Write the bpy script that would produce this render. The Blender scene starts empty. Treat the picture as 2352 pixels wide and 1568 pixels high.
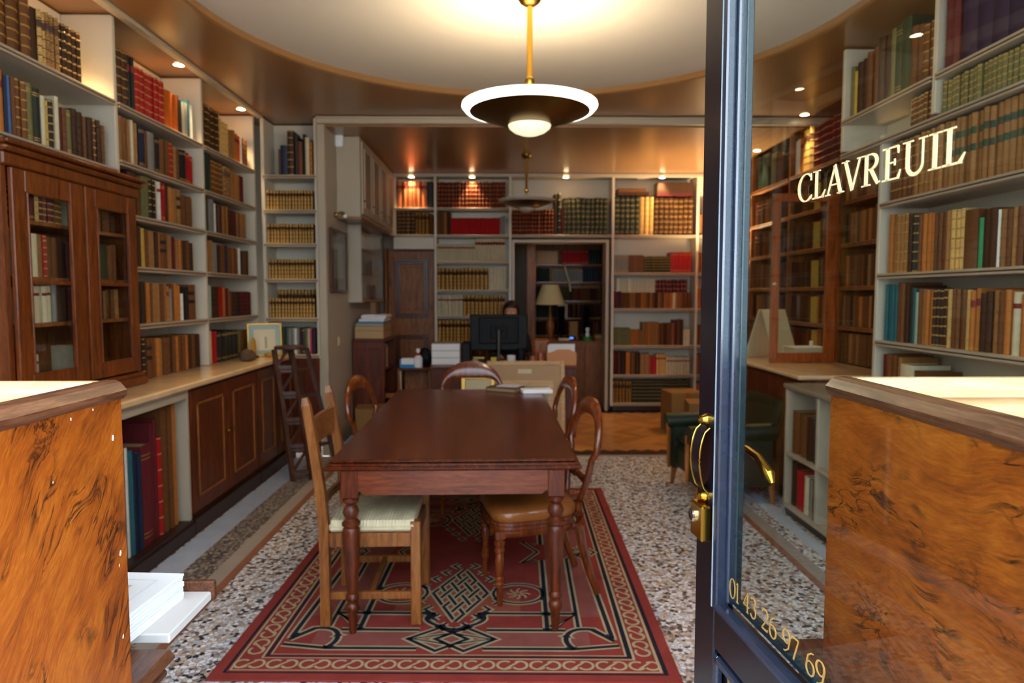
import bpy, math, random
from mathutils import Vector, Matrix
R = math.radians
random.seed(11)
S = bpy.context.scene
COL = S.collection

# ------------------------------------------------------------------ camera
cam_d = bpy.data.cameras.new('camera'); cam = bpy.data.objects.new('camera', cam_d); COL.objects.link(cam)
cam.location = (0, 0, 1.5); cam.rotation_euler = (R(90 - 3.9), 0, R(-0.77))
cam_d.lens = 24; cam_d.sensor_width = 36; cam_d.clip_start = 0.05
cam_d.dof.use_dof = True; cam_d.dof.focus_distance = 1.2; cam_d.dof.aperture_fstop = 5.2
S.camera = cam

# ------------------------------------------------------------------ daylight and exposure
W = bpy.data.worlds.new('sky'); S.world = W; W.use_nodes = True
bg = W.node_tree.nodes['Background']; bg.inputs[0].default_value = (0.75, 0.875, 1.0, 1); bg.inputs[1].default_value = 13.5
S.view_settings.view_transform = 'Standard'; S.view_settings.look = 'None'
S.view_settings.exposure = 0.3; S.view_settings.gamma = 1.0; S.view_settings.use_curve_mapping = False
S.cycles.max_bounces = 7; S.cycles.diffuse_bounces = 4; S.cycles.glossy_bounces = 4
S.cycles.transmission_bounces = 6; S.cycles.transparent_max_bounces = 10
S.cycles.sample_clamp_indirect = 6.0; S.cycles.caustics_reflective = False; S.cycles.caustics_refractive = False
S.cycles.use_denoising = True
SPOT_W = 46.0; PENDANT_W = 43.0

# ------------------------------------------------------------------ materials
def lin(h):
    if not isinstance(h, str): return tuple(h)[:3] + (1,)
    v = [int(h[i:i + 2], 16) / 255 for i in (0, 2, 4)]
    return tuple(((c + .055) / 1.055) ** 2.4 if c > .04045 else c / 12.92 for c in v) + (1,)

class NT:
    def __init__(s, name):
        s.m = bpy.data.materials.new(name); s.m.use_nodes = True
        s.t = s.m.node_tree; s.b = s.t.nodes['Principled BSDF']
    def n(s, typ, **kw):
        o = s.t.nodes.new('ShaderNode' + typ)
        for k, v in kw.items():
            if k.startswith('i_'): o.inputs[k[2:].replace('_', ' ')].default_value = v
            else: setattr(o, k, v)
        return o
    def l(s, a, b): s.t.links.new(a, b)
    def ramp(s, fac, stops, const=False):
        r = s.n('ValToRGB')
        if const: r.color_ramp.interpolation = 'CONSTANT'
        e = r.color_ramp.elements
        while len(e) < len(stops): e.new(.5)
        for k, (p, c) in enumerate(stops): e[k].position = p; e[k].color = lin(c)
        s.l(fac, r.inputs[0]); return r.outputs[0]
    def coord(s, scale=(1, 1, 1), kind='Object', rot=(0, 0, 0)):
        t = s.n('TexCoord'); m = s.n('Mapping'); m.inputs['Scale'].default_value = scale; m.inputs['Rotation'].default_value = rot
        s.l(t.outputs[kind], m.inputs[0]); return m.outputs[0]
    def noise(s, vec, scale, detail=3, rough=.55, dist=0):
        o = s.n('TexNoise'); o.inputs['Scale'].default_value = scale; o.inputs['Detail'].default_value = detail
        o.inputs['Roughness'].default_value = rough; o.inputs['Distortion'].default_value = dist
        if vec is not None: s.l(vec, o.inputs['Vector'])
        return o
    def math(s, op, a, b=None, c=None):
        o = s.n('Math', operation=op)
        for k, v in enumerate((a, b, c)):
            if v is None: continue
            if isinstance(v, (int, float)): o.inputs[k].default_value = v
            else: s.l(v, o.inputs[k])
        return o.outputs[0]
    def mix(s, fac, a, b, mode='MIX'):
        o = s.n('Mix', data_type='RGBA', blend_type=mode)
        for k, v in ((0, fac), (6, a), (7, b)):
            if isinstance(v, (int, float)): o.inputs[k].default_value = v
            elif isinstance(v, (str, tuple)): o.inputs[k].default_value = lin(v)
            else: s.l(v, o.inputs[k])
        return o.outputs[2]
    def bump(s, h, strength=.2, dist=.002):
        o = s.n('Bump'); o.inputs['Strength'].default_value = strength; o.inputs['Distance'].default_value = dist
        s.l(h, o.inputs['Height']); s.l(o.outputs[0], s.b.inputs['Normal'])
    def set(s, **k):
        for a, v in k.items():
            i = s.b.inputs[a.replace('_', ' ')]
            if isinstance(v, (int, float)): i.default_value = v
            elif isinstance(v, str): i.default_value = lin(v)
            elif isinstance(v, tuple): i.default_value = lin(v)
            else: s.l(v, i)
        return s

def plain(name, c, rough=.55, metal=0, var=.12, vs=6, bump=0, island=0, spec=.5, coat=0):
    N = NT(name); v = N.coord()
    n = N.noise(v, vs, 4)
    a = tuple(min(1, x * (1 + var)) for x in lin(c)[:3]) + (1,); b = tuple(x * (1 - var) for x in lin(c)[:3]) + (1,)
    col = N.mix(n.outputs['Fac'], b, a)
    if island:
        g = N.n('NewGeometry')
        k = N.math('MULTIPLY_ADD', g.outputs['Random Per Island'], island, 1 - island / 2)
        h = N.n('HueSaturation'); N.l(k, h.inputs['Value']); N.l(col, h.inputs['Color']); col = h.outputs[0]
    N.set(Base_Color=col, Roughness=rough, Metallic=metal, Specular_IOR_Level=spec, Coat_Weight=coat)
    if bump: N.bump(N.noise(v, vs * 12, 3).outputs['Fac'], bump)
    return N.m

def wood(name, dark, mid, light, axis=0, rough=.35, scale=9, coat=.25, obj_var=0, stretch=9):
    N = NT(name); sc = [stretch] * 3; sc[axis] = 1.0
    v = N.coord(tuple(sc))
    n1 = N.noise(v, scale * .35, 5, .6, 1.2); n2 = N.noise(v, scale * 2.5, 3, .6)
    f = N.math('MULTIPLY_ADD', n2.outputs['Fac'], .35, N.math('MULTIPLY', n1.outputs['Fac'], .65))
    col = N.ramp(f, [(.32, dark), (.5, mid), (.68, light)])
    if obj_var:
        o = N.n('ObjectInfo'); h = N.n('HueSaturation')
        N.l(N.math('MULTIPLY_ADD', o.outputs['Random'], obj_var, 1 - obj_var / 2), h.inputs['Value']); N.l(col, h.inputs['Color']); col = h.outputs[0]
    N.set(Base_Color=col, Roughness=rough, Coat_Weight=coat, Coat_Roughness=.15, Specular_IOR_Level=.35); N.bump(n2.outputs['Fac'], .08, .001)
    return N.m

def walnut(name, dark, mid, light, ang):
    # figured walnut veneer: fine flowing grain along one direction, dark curling streaks
    N = NT(name); v0 = N.coord(rot=(R(ang), 0, 0))
    w = N.noise(v0, 3.2, 3, .5)
    off = N.n('VectorMath', operation='MULTIPLY_ADD'); N.l(w.outputs['Color'], off.inputs[0]); off.inputs[1].default_value = (.1, .14, .14); N.l(v0, off.inputs[2])
    def mp(y, z):
        m = N.n('Mapping'); m.inputs['Scale'].default_value = (1, y, z); N.l(off.outputs[0], m.inputs[0]); return m.outputs[0]
    g = N.noise(mp(1.2, 6), 3.4, 5, .62, .3); fine = N.noise(mp(8, 60), 4, 4, .7); big = N.noise(mp(1, 1.6), 2.2, 2)
    f = N.math('MULTIPLY_ADD', fine.outputs['Fac'], .42, N.math('MULTIPLY_ADD', g.outputs['Fac'], .38, N.math('MULTIPLY', big.outputs['Fac'], .22)))
    col = N.ramp(f, [(.36, dark), (.51, mid), (.66, light)])
    s = N.noise(mp(2.2, 8), 2.6, 4, .6, 1.1)
    line = N.math('MAXIMUM', N.math('SUBTRACT', 1, N.math('MULTIPLY', N.math('ABSOLUTE', N.math('SUBTRACT', s.outputs['Fac'], .5)), 24)), 0)
    mk = N.ramp(N.noise(mp(2.5, 4), 2.6, 2, .5).outputs['Fac'], [(.47, (0, 0, 0)), (.58, (1, 1, 1))])
    brk = N.ramp(fine.outputs['Fac'], [(.36, (.4, .4, .4)), (.52, (1, 1, 1))])
    col = N.mix(N.math('MULTIPLY', N.math('MULTIPLY', line, mk), brk), col, '170a05')
    bl = N.ramp(N.noise(mp(2, 3.2), 3.1, 4, .6).outputs['Fac'], [(.60, (0, 0, 0)), (.76, (.55, .55, .55))])
    col = N.mix(bl, col, dark)
    N.set(Base_Color=col, Roughness=.36, Coat_Weight=.12, Coat_Roughness=.25); N.bump(fine.outputs['Fac'], .05, .001)
    return N.m

def glass(name, tint=(.93, .97, .95), extra=0.0):
    N = NT(name); N.t.nodes.remove(N.b)
    out = N.t.nodes['Material Output']
    t = N.n('BsdfTransparent'); t.inputs[0].default_value = tint + (1,)
    g = N.n('BsdfGlossy'); g.inputs['Roughness'].default_value = 0.0
    f = N.n('LayerWeight'); f.inputs[0].default_value = .5
    k5 = N.math('POWER', f.outputs['Facing'], 5.0)
    x = N.n('MixShader'); N.l(N.math('MULTIPLY_ADD', k5, .55, .025 + extra), x.inputs[0]); N.l(t.outputs[0], x.inputs[1]); N.l(g.outputs[0], x.inputs[2])
    N.l(x.outputs[0], out.inputs[0]); return N.m

def emit(name, c, s):
    N = NT(name); N.set(Base_Color=c, Emission_Color=c, Emission_Strength=s, Roughness=.4); return N.m

def terrazzo(name, cols, scale, grout, gw=.06, rough=.3):
    N = NT(name); v = N.coord()
    w = N.noise(v, 40, 2); o = N.n('VectorMath', operation='MULTIPLY_ADD'); N.l(w.outputs['Color'], o.inputs[0]); o.inputs[1].default_value = (.012,) * 3; N.l(v, o.inputs[2])
    a = N.n('TexVoronoi', voronoi_dimensions='2D'); a.inputs['Scale'].default_value = scale; N.l(o.outputs[0], a.inputs['Vector'])
    e = N.n('TexVoronoi', voronoi_dimensions='2D', feature='DISTANCE_TO_EDGE'); e.inputs['Scale'].default_value = scale; N.l(o.outputs[0], e.inputs['Vector'])
    sx = N.n('SeparateColor'); N.l(a.outputs['Color'], sx.inputs[0])
    k = 1 / len(cols)
    c = N.ramp(sx.outputs[0], [(i * k, x) for i, x in enumerate(cols)], True)
    sm = N.n('TexVoronoi', voronoi_dimensions='2D'); sm.inputs['Scale'].default_value = scale * 3.1; N.l(o.outputs[0], sm.inputs['Vector'])
    s2 = N.n('SeparateColor'); N.l(sm.outputs['Color'], s2.inputs[0])
    gc = N.ramp(s2.outputs[0], [(0, grout), (.45, cols[1]), (.6, cols[4]), (.75, grout), (.9, cols[2])], True)
    fac = N.ramp(e.outputs['Distance'], [(gw, (0, 0, 0)), (gw + .04, (1, 1, 1))])
    N.set(Base_Color=N.mix(fac, gc, c), Roughness=rough); return N.m

M = {}
M['paint'] = plain('taupe_cream_paint', 'd2c5ad', .45, var=.05)
M['paint_shelf'] = plain('taupe_shelf_paint', 'b5a288', .4, var=.05)
M['groove'] = plain('shelf_groove_brown', '4a2c1c', .5)
M['greywall'] = plain('grey_wall_paint', 'bab09e', .6, var=.04)
M['wall'] = plain('taupe_wall', '8d7d68', .6, var=.05)
M['soffit'] = plain('glossy_brown_soffit_paint', '8e663e', .27, var=.04, spec=.6)
M['disc'] = plain('matt_ceiling_white', 'd0c7bd', .7, var=.02)
M['trim'] = plain('light_trim_paint', 'b6a78f', .4, var=.04)
M['mahog'] = wood('red_mahogany', '2e1006', '5c260f', '7e3818', 2, .34, coat=.08)
M['mahog_x'] = wood('red_mahogany_table', '30100a', '52200c', '6c3016', 1, .26, coat=.3)
M['apron'] = wood('mahogany_apron', '3e180a', '743418', '8c4820', 0, .32, coat=.08)
M['cabwood'] = wood('reddish_cabinet_wood', '381606', '6e3410', '8e4c1a', 2, .3, coat=.12)
M['orangewood'] = wood('orange_cabinet_wood', '6a2a0c', 'a04c1a', 'b8622a', 2, .35)
M['oak'] = wood('light_brown_chair_oak', '5a3012', '8f5424', 'aa6c34', 2, .4)
M['oak_y'] = wood('light_brown_chair_oak_rail', '4a260e', '7e4a20', '985e2c', 1, .4)
M['balloon'] = wood('balloon_chair_mahogany', '3a1608', '6e3012', '8c4820', 2, .22, coat=.6)
M['darkwood'] = wood('dark_brown_door_wood', '4e2a10', '8e5226', 'ac6e36', 2, .5, coat=.05)
M['ladderwood'] = wood('worn_ladder_wood', '22130d', '48291c', '63402e', 2, .55)
M['palewood'] = wood('pale_interior_board', 'b98d5c', 'd0a674', 'deba8c', 0, .5, coat=0)
M['rimwood'] = wood('dark_worn_rim_wood', '2c170d', '5a3320', '7c5238', 1, .35, scale=14)
M['walnutL'] = walnut('figured_walnut_veneer', '58260a', '96480f', 'b4661c', -52)
M['walnutR'] = walnut('figured_walnut_veneer_flat_grain', '552308', '8a3f0c', 'a65a18', 6)
M['marble'] = plain('honey_marble_top', 'e2bd8e', .14, var=.25, vs=9, spec=.6)
M['bluestone'] = plain('blue_grey_marble_strip', 'c2cbd8', .25, var=.15, vs=7)
M['terracotta'] = plain('terracotta_strip', '8a5a44', .4, var=.15)
M['greystrip'] = plain('pale_grey_strip', '9a9088', .4, var=.12)
M['plinth'] = plain('dark_plinth_brown', '2e1710', .45)
M['terrazzo'] = terrazzo('pebble_terrazzo', ['ececf0', '20232e', 'c8bcb2', 'dcdce2', '8a7468', 'b6bac6', 'c8a888', '30323e', 'e8e8ec', 'a4948e', 'd4d4da', 'dedad8'], 50, 'aaa6a4')
M['terrazzo_dark'] = terrazzo('dark_terrazzo_band', ['9a938e', '2e2e34', '6c645e', 'a39b93', '5a5350', '44424a'], 75, '6a6460')
M['parquet'] = wood('honey_parquet', '8a5424', 'bc7e40', 'd69e58', 0, .3, obj_var=.5)
M['brass'] = plain('brass', 'c2963c', .22, 1, var=.05)
M['brassdark'] = plain('dark_bronze_bowl', '80602c', .34, 1, var=.1)
M['chrome'] = plain('steel', 'c8c8c8', .15, 1, var=.02)
M['blackpaint'] = plain('black_gloss_paint', '100d14', .22, var=.2, spec=.6)
M['bluegrey'] = plain('blue_grey_worn_paint', '1c2536', .2, var=.4, vs=40, spec=.8)
M['whiteedge'] = plain('worn_white_edge_paint', '7c8790', .4, var=.3, vs=30)
M['teal'] = plain('dark_teal_putty', '0a2229', .2, var=.2)
M['goldpaint'] = plain('pale_gold_letter_paint', 'c9ae7e', .45, var=.08, vs=60)
M['goldpaint2'] = plain('gold_digit_paint', 'a07a3c', .4, var=.12, vs=60)
M['white'] = plain('white_card', 'ecebe8', .6, var=.02)
M['whitecool'] = plain('white_mount_board', 'f2f4f8', .6, var=.01)
M['greyboard'] = plain('grey_painted_shelf', 'cfcac6', .6, var=.04)
M['cream'] = plain('cream_paper', 'd8cba6', .6, var=.05)
M['beige'] = plain('beige_card', 'b89468', .6, var=.08)
M['greymat'] = plain('grey_green_mat', '9b9a84', .7, var=.08)
M['pages'] = plain('aged_page_edges', '8f7a58', .8, var=.2, vs=60)
M['gilt'] = plain('gilt_tooling', 'b58a3c', .35, var=.2, vs=80, spec=.7)
M['leather_tan'] = plain('tan_seat_leather', '9a5a26', .28, var=.15, vs=14, coat=.3)
M['rush'] = plain('woven_rush', 'e2d2aa', .7, var=.3, vs=22, bump=.5)
M['green_leather'] = plain('dark_green_leather', '101d0a', .45, var=.2, vs=10)
M['card'] = plain('brown_cardboard', '86602e', .75, var=.08)
M['black'] = plain('black_plastic', '0c0d0f', .6, var=.1, spec=.25)
M['darkgrey'] = plain('dark_grey_plastic', '101215', .6, var=.05, spec=.3)
M['blue'] = plain('bright_blue_card', '1e86c0', .5, var=.05)
M['red'] = plain('red_plastic', 'b01824', .4, var=.05)
M['yellow'] = plain('yellow_paper', 'd8c63c', .6, var=.05)
M['copper'] = plain('copper_pink_metal', 'b8704e', .35, .4, var=.05)
M['peach'] = plain('peach_card', 'd8935e', .6, var=.04)
M['green'] = plain('green_plastic', '2c8a34', .5, var=.05)
M['skin'] = plain('skin', 'c08a68', .5, var=.06)
M['hair'] = plain('dark_hair', '120c0a', .5, var=.3, vs=60)
M['darkcloth'] = plain('dark_cloth', '1c1c22', .8, var=.1)
M['shade'] = plain('cream_lamp_shade', 'dcc58e', .8, var=.03)
M['lilac'] = plain('lilac_mount', 'c4c6d2', .7, var=.03)
M['ochre'] = plain('ochre_stone', 'c08a2e', .3, var=.15)
M['stone'] = plain('brown_rock', '4e3a2a', .7, var=.35, vs=30, bump=.4)
M['goldframe'] = plain('gilded_frame', 'c39a48', .35, .6, var=.15, vs=30)
M['paleblue'] = plain('pale_blue_mat', 'a3b8ac', .7, var=.03)
M['olive'] = plain('olive_print', '5c5f3e', .7, var=.5, vs=9)
M['photo'] = plain('faded_print', '6f6450', .6, var=.5, vs=14)
M['glass'] = glass('door_glass', (.90, .94, .93), 0.015)
M['pane'] = glass('cabinet_glass', (.95, .96, .95))
M['bulb'] = emit('spot_bulb', (1, .86, .6), 60)
M['lampglass'] = emit('lit_opal_glass', (1, .94, .76), 3.2)
M['lampdome'] = emit('lit_clear_dome', (1, .93, .62), .7)
M['lampoff'] = plain('unlit_opal_glass', 'b5aca0', .25, var=.02)
M['darkcover'] = plain('dark_metal_cover', '4a443e', .5)
M['screen'] = emit('blue_standby_screen', (.1, .25, .9), 1.2)

# rug colours
def rugmat(name, c):
    N = NT(name); v = N.coord(); n = N.noise(v, 9, 4); f = N.noise(v, 420, 2)
    k = N.math('MULTIPLY_ADD', n.outputs['Fac'], .5, N.math('MULTIPLY_ADD', f.outputs['Fac'], .6, .42))
    h = N.n('HueSaturation'); h.inputs['Color'].default_value = lin(c); N.l(k, h.inputs['Value'])
    N.set(Base_Color=h.outputs[0], Roughness=.95, Specular_IOR_Level=.1); N.bump(f.outputs['Fac'], .5, .003); return N.m
M['rug_red'] = rugmat('rug_brick_red', '8e3a33'); M['rug_red2'] = rugmat('rug_dusty_rose', '8e5048'); M['rug_orange'] = rugmat('rug_orange_red', '9c503c')
M['rug_navy'] = rugmat('rug_dark_navy', '25232e'); M['rug_cream'] = rugmat('rug_straw', 'b0a07c')

# ------------------------------------------------------------------ mesh builder
class MB:
    def __init__(s): s.v = []; s.f = []; s.mi = []; s.sm = []; s.x = None
    def add(s, vs, fs, m=0, smooth=False):
        b = len(s.v)
        for p in vs:
            p = Vector(p)
            if s.x is not None: p = s.x @ p
            s.v.append(p)
        for f in fs: s.f.append([b + i for i in f]); s.mi.append(m); s.sm.append(smooth)
        return s
    def box(s, x0, y0, z0, x1, y1, z1, m=0, b=0):
        if x1 < x0: x0, x1 = x1, x0
        if y1 < y0: y0, y1 = y1, y0
        if z1 < z0: z0, z1 = z1, z0
        if b <= 0:
            v = [(x, y, z) for z in (z0, z1) for y in (y0, y1) for x in (x0, x1)]
            return s.add(v, [(0, 2, 3, 1), (4, 5, 7, 6), (0, 1, 5, 4), (2, 6, 7, 3), (0, 4, 6, 2), (1, 3, 7, 5)], m)
        b = min(b, (x1 - x0) * .45, (y1 - y0) * .45, (z1 - z0) * .45)
        V = []; idx = {}
        for ix in (0, 1):
            for iy in (0, 1):
                for iz in (0, 1):
                    c = [(x0, x1)[ix], (y0, y1)[iy], (z0, z1)[iz]]; d = [(b, -b)[ix], (b, -b)[iy], (b, -b)[iz]]
                    for a in range(3):
                        p = [c[k] + (0 if k == a else d[k]) for k in range(3)]
                        idx[ix, iy, iz, a] = len(V); V.append(p)
        F = []
        for a in range(3):
            o = [k for k in range(3) if k != a]
            for sgn in (0, 1):
                q = []
                for (i, j) in ((0, 0), (1, 0), (1, 1), (0, 1)):
                    t = [0, 0, 0]; t[a] = sgn; t[o[0]] = i; t[o[1]] = j; q.append(idx[t[0], t[1], t[2], a])
                F.append(q)
            for i in (0, 1):
                for j in (0, 1):
                    t0 = [0, 0, 0]; t1 = [0, 0, 0]; t0[o[0]] = t1[o[0]] = i; t0[o[1]] = t1[o[1]] = j; t1[a] = 1
                    F.append([idx[(*t0, o[0])], idx[(*t1, o[0])], idx[(*t1, o[1])], idx[(*t0, o[1])]])
        for ix in (0, 1):
            for iy in (0, 1):
                for iz in (0, 1): F.append([idx[ix, iy, iz, 0], idx[ix, iy, iz, 1], idx[ix, iy, iz, 2]])
        return s.add(V, F, m)
    def lathe(s, prof, c=(0, 0, 0), n=20, m=0, smooth=True):
        V = []; F = []; k = len(prof)
        for i in range(n):
            a = 2 * math.pi * i / n
            for r, z in prof: V.append((c[0] + r * math.cos(a), c[1] + r * math.sin(a), c[2] + z))
        for i in range(n):
            j = (i + 1) % n
            for q in range(k - 1): F.append((i * k + q, j * k + q, j * k + q + 1, i * k + q + 1))
        s.add(V, F, m, smooth)
        if prof[0][0] > 1e-5: s.add([V[i * k] for i in range(n)], [list(range(n - 1, -1, -1))], m)
        if prof[-1][0] > 1e-5: s.add([V[i * k + k - 1] for i in range(n)], [list(range(n))], m)
        return s
    def tube(s, pts, rad, n=8, m=0, closed=False, flat=1.0, smooth=True, upv=(0, 0, 1)):
        pts = [Vector(p) for p in pts]; k = len(pts)
        if not isinstance(rad, (list, tuple)): rad = [rad] * k
        V = []; F = []; up = Vector(upv)
        for i, p in enumerate(pts):
            a = pts[(i - 1) % k] if (closed or i > 0) else p; b = pts[(i + 1) % k] if (closed or i < k - 1) else p
            t = (b - a).normalized(); u = t.cross(up)
            if u.length < 1e-3: u = t.cross(Vector((1, 0, 0)))
            u.normalize(); w = t.cross(u).normalized()
            ru, rw = (rad[i], rad[i] * flat) if not isinstance(rad[i], tuple) else rad[i]
            for j in range(n):
                q = 2 * math.pi * j / n + math.pi / n; V.append(p + u * (ru * math.cos(q)) + w * (rw * math.sin(q)))
        for i in range(k if closed else k - 1):
            i2 = (i + 1) % k
            for j in range(n):
                j2 = (j + 1) % n; F.append((i * n + j, i * n + j2, i2 * n + j2, i2 * n + j))
        s.add(V, F, m, smooth)
        if not closed:
            s.add(V[:n], [list(range(n))], m); s.add(V[-n:], [list(range(n - 1, -1, -1))], m)
        return s
    def bar(s, p, q, w, h, m=0, upv=(0, 0, 1)):
        r = math.sqrt(2)
        return s.tube([p, q], [(w / 2 * r, h / 2 * r)] * 2, 4, m, smooth=False, upv=upv)
    def prism(s, poly, axis, a, b, m=0, smooth=False):
        n = len(poly)
        def P(u, v, t): return ((t, u, v), (u, t, v), (u, v, t))[axis]
        V = [P(u, v, a) for u, v in poly] + [P(u, v, b) for u, v in poly]
        s.add(V, [(i, (i + 1) % n, n + (i + 1) % n, n + i) for i in range(n)], m, smooth)
        return s.add(V, [list(range(n - 1, -1, -1)), list(range(n, 2 * n))], m)
    def build(s, name, mats, parent=None, sharp=35):
        me = bpy.data.meshes.new(name); me.from_pydata([tuple(p) for p in s.v], [], s.f)
        for k in (mats if isinstance(mats, (list, tuple)) else [mats]): me.materials.append(M[k] if isinstance(k, str) else k)
        me.polygons.foreach_set('material_index', s.mi)
        if any(s.sm):
            me.polygons.foreach_set('use_smooth', s.sm)
        import bmesh
        bm = bmesh.new(); bm.from_mesh(me); bmesh.ops.recalc_face_normals(bm, faces=bm.faces); bm.to_mesh(me); bm.free()
        if any(s.sm): me.set_sharp_from_angle(angle=R(sharp))
        me.update()
        o = bpy.data.objects.new(name, me); COL.objects.link(o)
        if parent is not None: o.parent = parent
        return o

def tag(o, label, cat, group=None):
    o['label'] = label; o['category'] = cat
    if group: o['group'] = group
    return o
def thing(name, label, cat, loc=(0, 0, 0), rz=0, group=None):
    o = bpy.data.objects.new(name, None); COL.objects.link(o); o.location = loc; o.rotation_euler = (0, 0, rz)
    return tag(o, label, cat, group)
def struct(name, mb, mats, parent=None, label=None):
    o = mb.build(name, mats, parent)
    if parent is None: o['kind'] = 'structure'
    if label: o['label'] = label; o['category'] = name.split('_')[0]
    return o
def copy_tree(o, parent=None):
    c = o.copy(); COL.objects.link(c)
    if parent is not None: c.parent = parent
    for ch in list(o.children): copy_tree(ch, c)
    return c
def BX(*a, **k): return MB().box(*a, **k)

# ------------------------------------------------------------------ room shell
struct('floor', BX(-2.62, .46, -.1, 3.12, 6.3, 0), 'terrazzo', label='pebble terrazzo floor of the front room')
f2 = struct('floor', BX(-2.0, 6.36, -.1, 3.12, 11.0, -.012), 'plinth', label='herringbone parquet floor of the back room')
pm = {}
Lp, wp = .42, .105                                     # herringbone parquet, only where the photograph shows it
for j in range(-2, 9):
    for k in range(-20, 30):
        for v in (0, 1):
            u0, v0 = k * wp + j * Lp, -k * wp + j * Lp
            du, dv = (Lp, wp) if v == 0 else (wp, Lp)
            if v: u0 += Lp
            c = Matrix.Rotation(R(45), 2) @ Vector((u0 + du / 2, v0 + dv / 2))
            px, py = c.x + .6, c.y + 6.2
            if not (.2 < px < 2.7 and 6.5 < py < 8.66): continue
            key = (v, (k + j) % 3)
            if key not in pm:
                mb = MB(); mb.x = Matrix.Rotation(R(45 + 90 * v), 4, 'Z')
                mb.box(-Lp / 2 + .0008, -wp / 2 + .0008, -.012, Lp / 2 - .0008, wp / 2 - .0008, -.0004 * (key[1] + 1), b=.001)
                o = mb.build('plank', 'parquet', f2); pm[key] = o.data
            else:
                o = bpy.data.objects.new('plank', pm[key]); COL.objects.link(o); o.parent = f2
            o.location = (px, py, 0)
struct('trim_1', BX(-1.905, 1.5, 0, -1.74, 6.28, .003), 'bluestone')
struct('trim_2', BX(-1.74, 1.5, 0, -1.565, 6.28, .002), 'terrazzo_dark')
struct('trim_3', BX(-1.565, 1.5, 0, -1.475, 6.28, .003), 'greystrip')
struct('trim_4', BX(-1.475, 1.5, 0, -1.43, 6.28, .003), 'terracotta')
struct('trim_5', BX(1.83, 1.6, 0, 1.92, 6.28, .003), 'bluestone')
struct('trim_6', BX(1.62, 1.6, 0, 1.66, 6.28, .003), 'terracotta')
struct('trim_7', BX(1.66, 1.6, 0, 1.74, 6.28, .003), 'greystrip')
struct('trim_8', BX(-1.6, 6.24, 0, 3.1, 6.3, .004), 'greystrip')
struct('trim_9', BX(-1.6, 6.3, -.05, 3.1, 6.36, .002), 'plinth')
struct('wall_left', BX(-2.64, .42, 0, -2.56, 6.75, 3.2), 'paint')
struct('wall_right', BX(3.1, .42, 0, 3.18, 11.0, 3.2), 'wall')
struct('wall_corner', BX(-2.56, 6.67, 0, -1.675, 6.75, 3.2), 'paint')
struct('wall_side', BX(-1.675, 6.36, 0, -1.62, 9.12, 3.12), 'greywall')
struct('trim_10', BX(-1.685, 6.3, 0, -1.612, 6.36, 3.04, b=.006), 'trim')
h = MB(); h.box(-1.685, 6.30, 3.045, 3.1, 6.36, 3.11, b=.006); h.box(-1.685, 6.285, 3.085, 3.1, 6.30, 3.105, b=.003)
struct('trim_11', h, 'trim')
wb = MB(); wb.box(-1.62, 9.06, 0, .12, 9.12, 3.12); wb.box(.12, 9.06, 2.2, 1.36, 9.12, 3.12); wb.box(1.36, 9.06, 0, 3.1, 9.12, 3.12)
struct('wall_back', wb, 'wall')
struct('wall_far', BX(-1.62, 10.75, 0, 3.1, 10.85, 3.1), 'wall')
struct('wall_far_side', BX(-.35, 9.12, 0, -.3, 10.75, 3.1), 'wall')
struct('ceiling_back', BX(-1.68, 6.36, 3.03, 3.12, 10.85, 3.12), 'soffit')
# front soffit with its round opening
CX, CY, CR = .145, 3.83, 1.88
def ringmesh():
    x0, x1, y0, y1 = -2.62, 3.12, .42, 6.76
    angs = sorted(set([2 * math.pi * i / 128 for i in range(128)] + [math.atan2(y - CY, x - CX) % (2 * math.pi) for x in (x0, x1) for y in (y0, y1)]))
    V = []; n = len(angs); F = []
    for a in angs:
        c, s_ = math.cos(a), math.sin(a)
        t = min([(x1 - CX) / c if c > 1e-9 else (x0 - CX) / c if c < -1e-9 else 1e9, (y1 - CY) / s_ if s_ > 1e-9 else (y0 - CY) / s_ if s_ < -1e-9 else 1e9])
        V += [(CX + t * c, CY + t * s_, 3.11), (CX + (CR + .02) * c, CY + (CR + .02) * s_, 3.11), (CX + CR * c, CY + CR * s_, 3.117), (CX + CR * c, CY + CR * s_, 3.16)]
    for i in range(n):
        j = (i + 1) % n
        for q in range(3): F.append((i * 4 + q, j * 4 + q, j * 4 + q + 1, i * 4 + q + 1))
    return MB().add(V, F, 0, False)
struct('ceiling', ringmesh(), 'soffit', label='glossy brown soffit with a large round opening')
dm = MB(); dm.lathe([(0, 0), (CR + .06, 0), (CR + .06, .03), (0, .03)], (CX, CY, 3.158), 96, smooth=False)
struct('ceiling', dm, 'disc', label='pale round recessed ceiling above the table')
struct('ceiling_slab', BX(-2.64, .42, 3.2, 3.12, 6.8, 3.26), 'soffit')
ct = MB(); ct.box(-2.215, .7, 3.085, -2.16, 6.3, 3.11, b=.004); struct('trim_12', ct, 'trim')
# shop front above and beside the openings, street outside
fr = MB(); fr.box(-2.62, .36, 3.05, 3.12, .46, 3.3); struct('wall_front', fr, 'blackpaint')
struct('wall_front_pier', BX(-2.62, .36, -.1, -2.0, .46, 3.05), 'blackpaint'); struct('wall_front_pier', BX(2.45, .36, -.1, 3.12, .46, 3.05), 'blackpaint')
struct('wall_opposite', BX(-16, -9.4, -.2, 16, -9.0, 12), plain('street_facade_stone', 'b2b3b4', .8))
struct('pavement', BX(-12, -14, -.2, 12, .45, -.1), plain('street_paving', '7a7874', .8))

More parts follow.
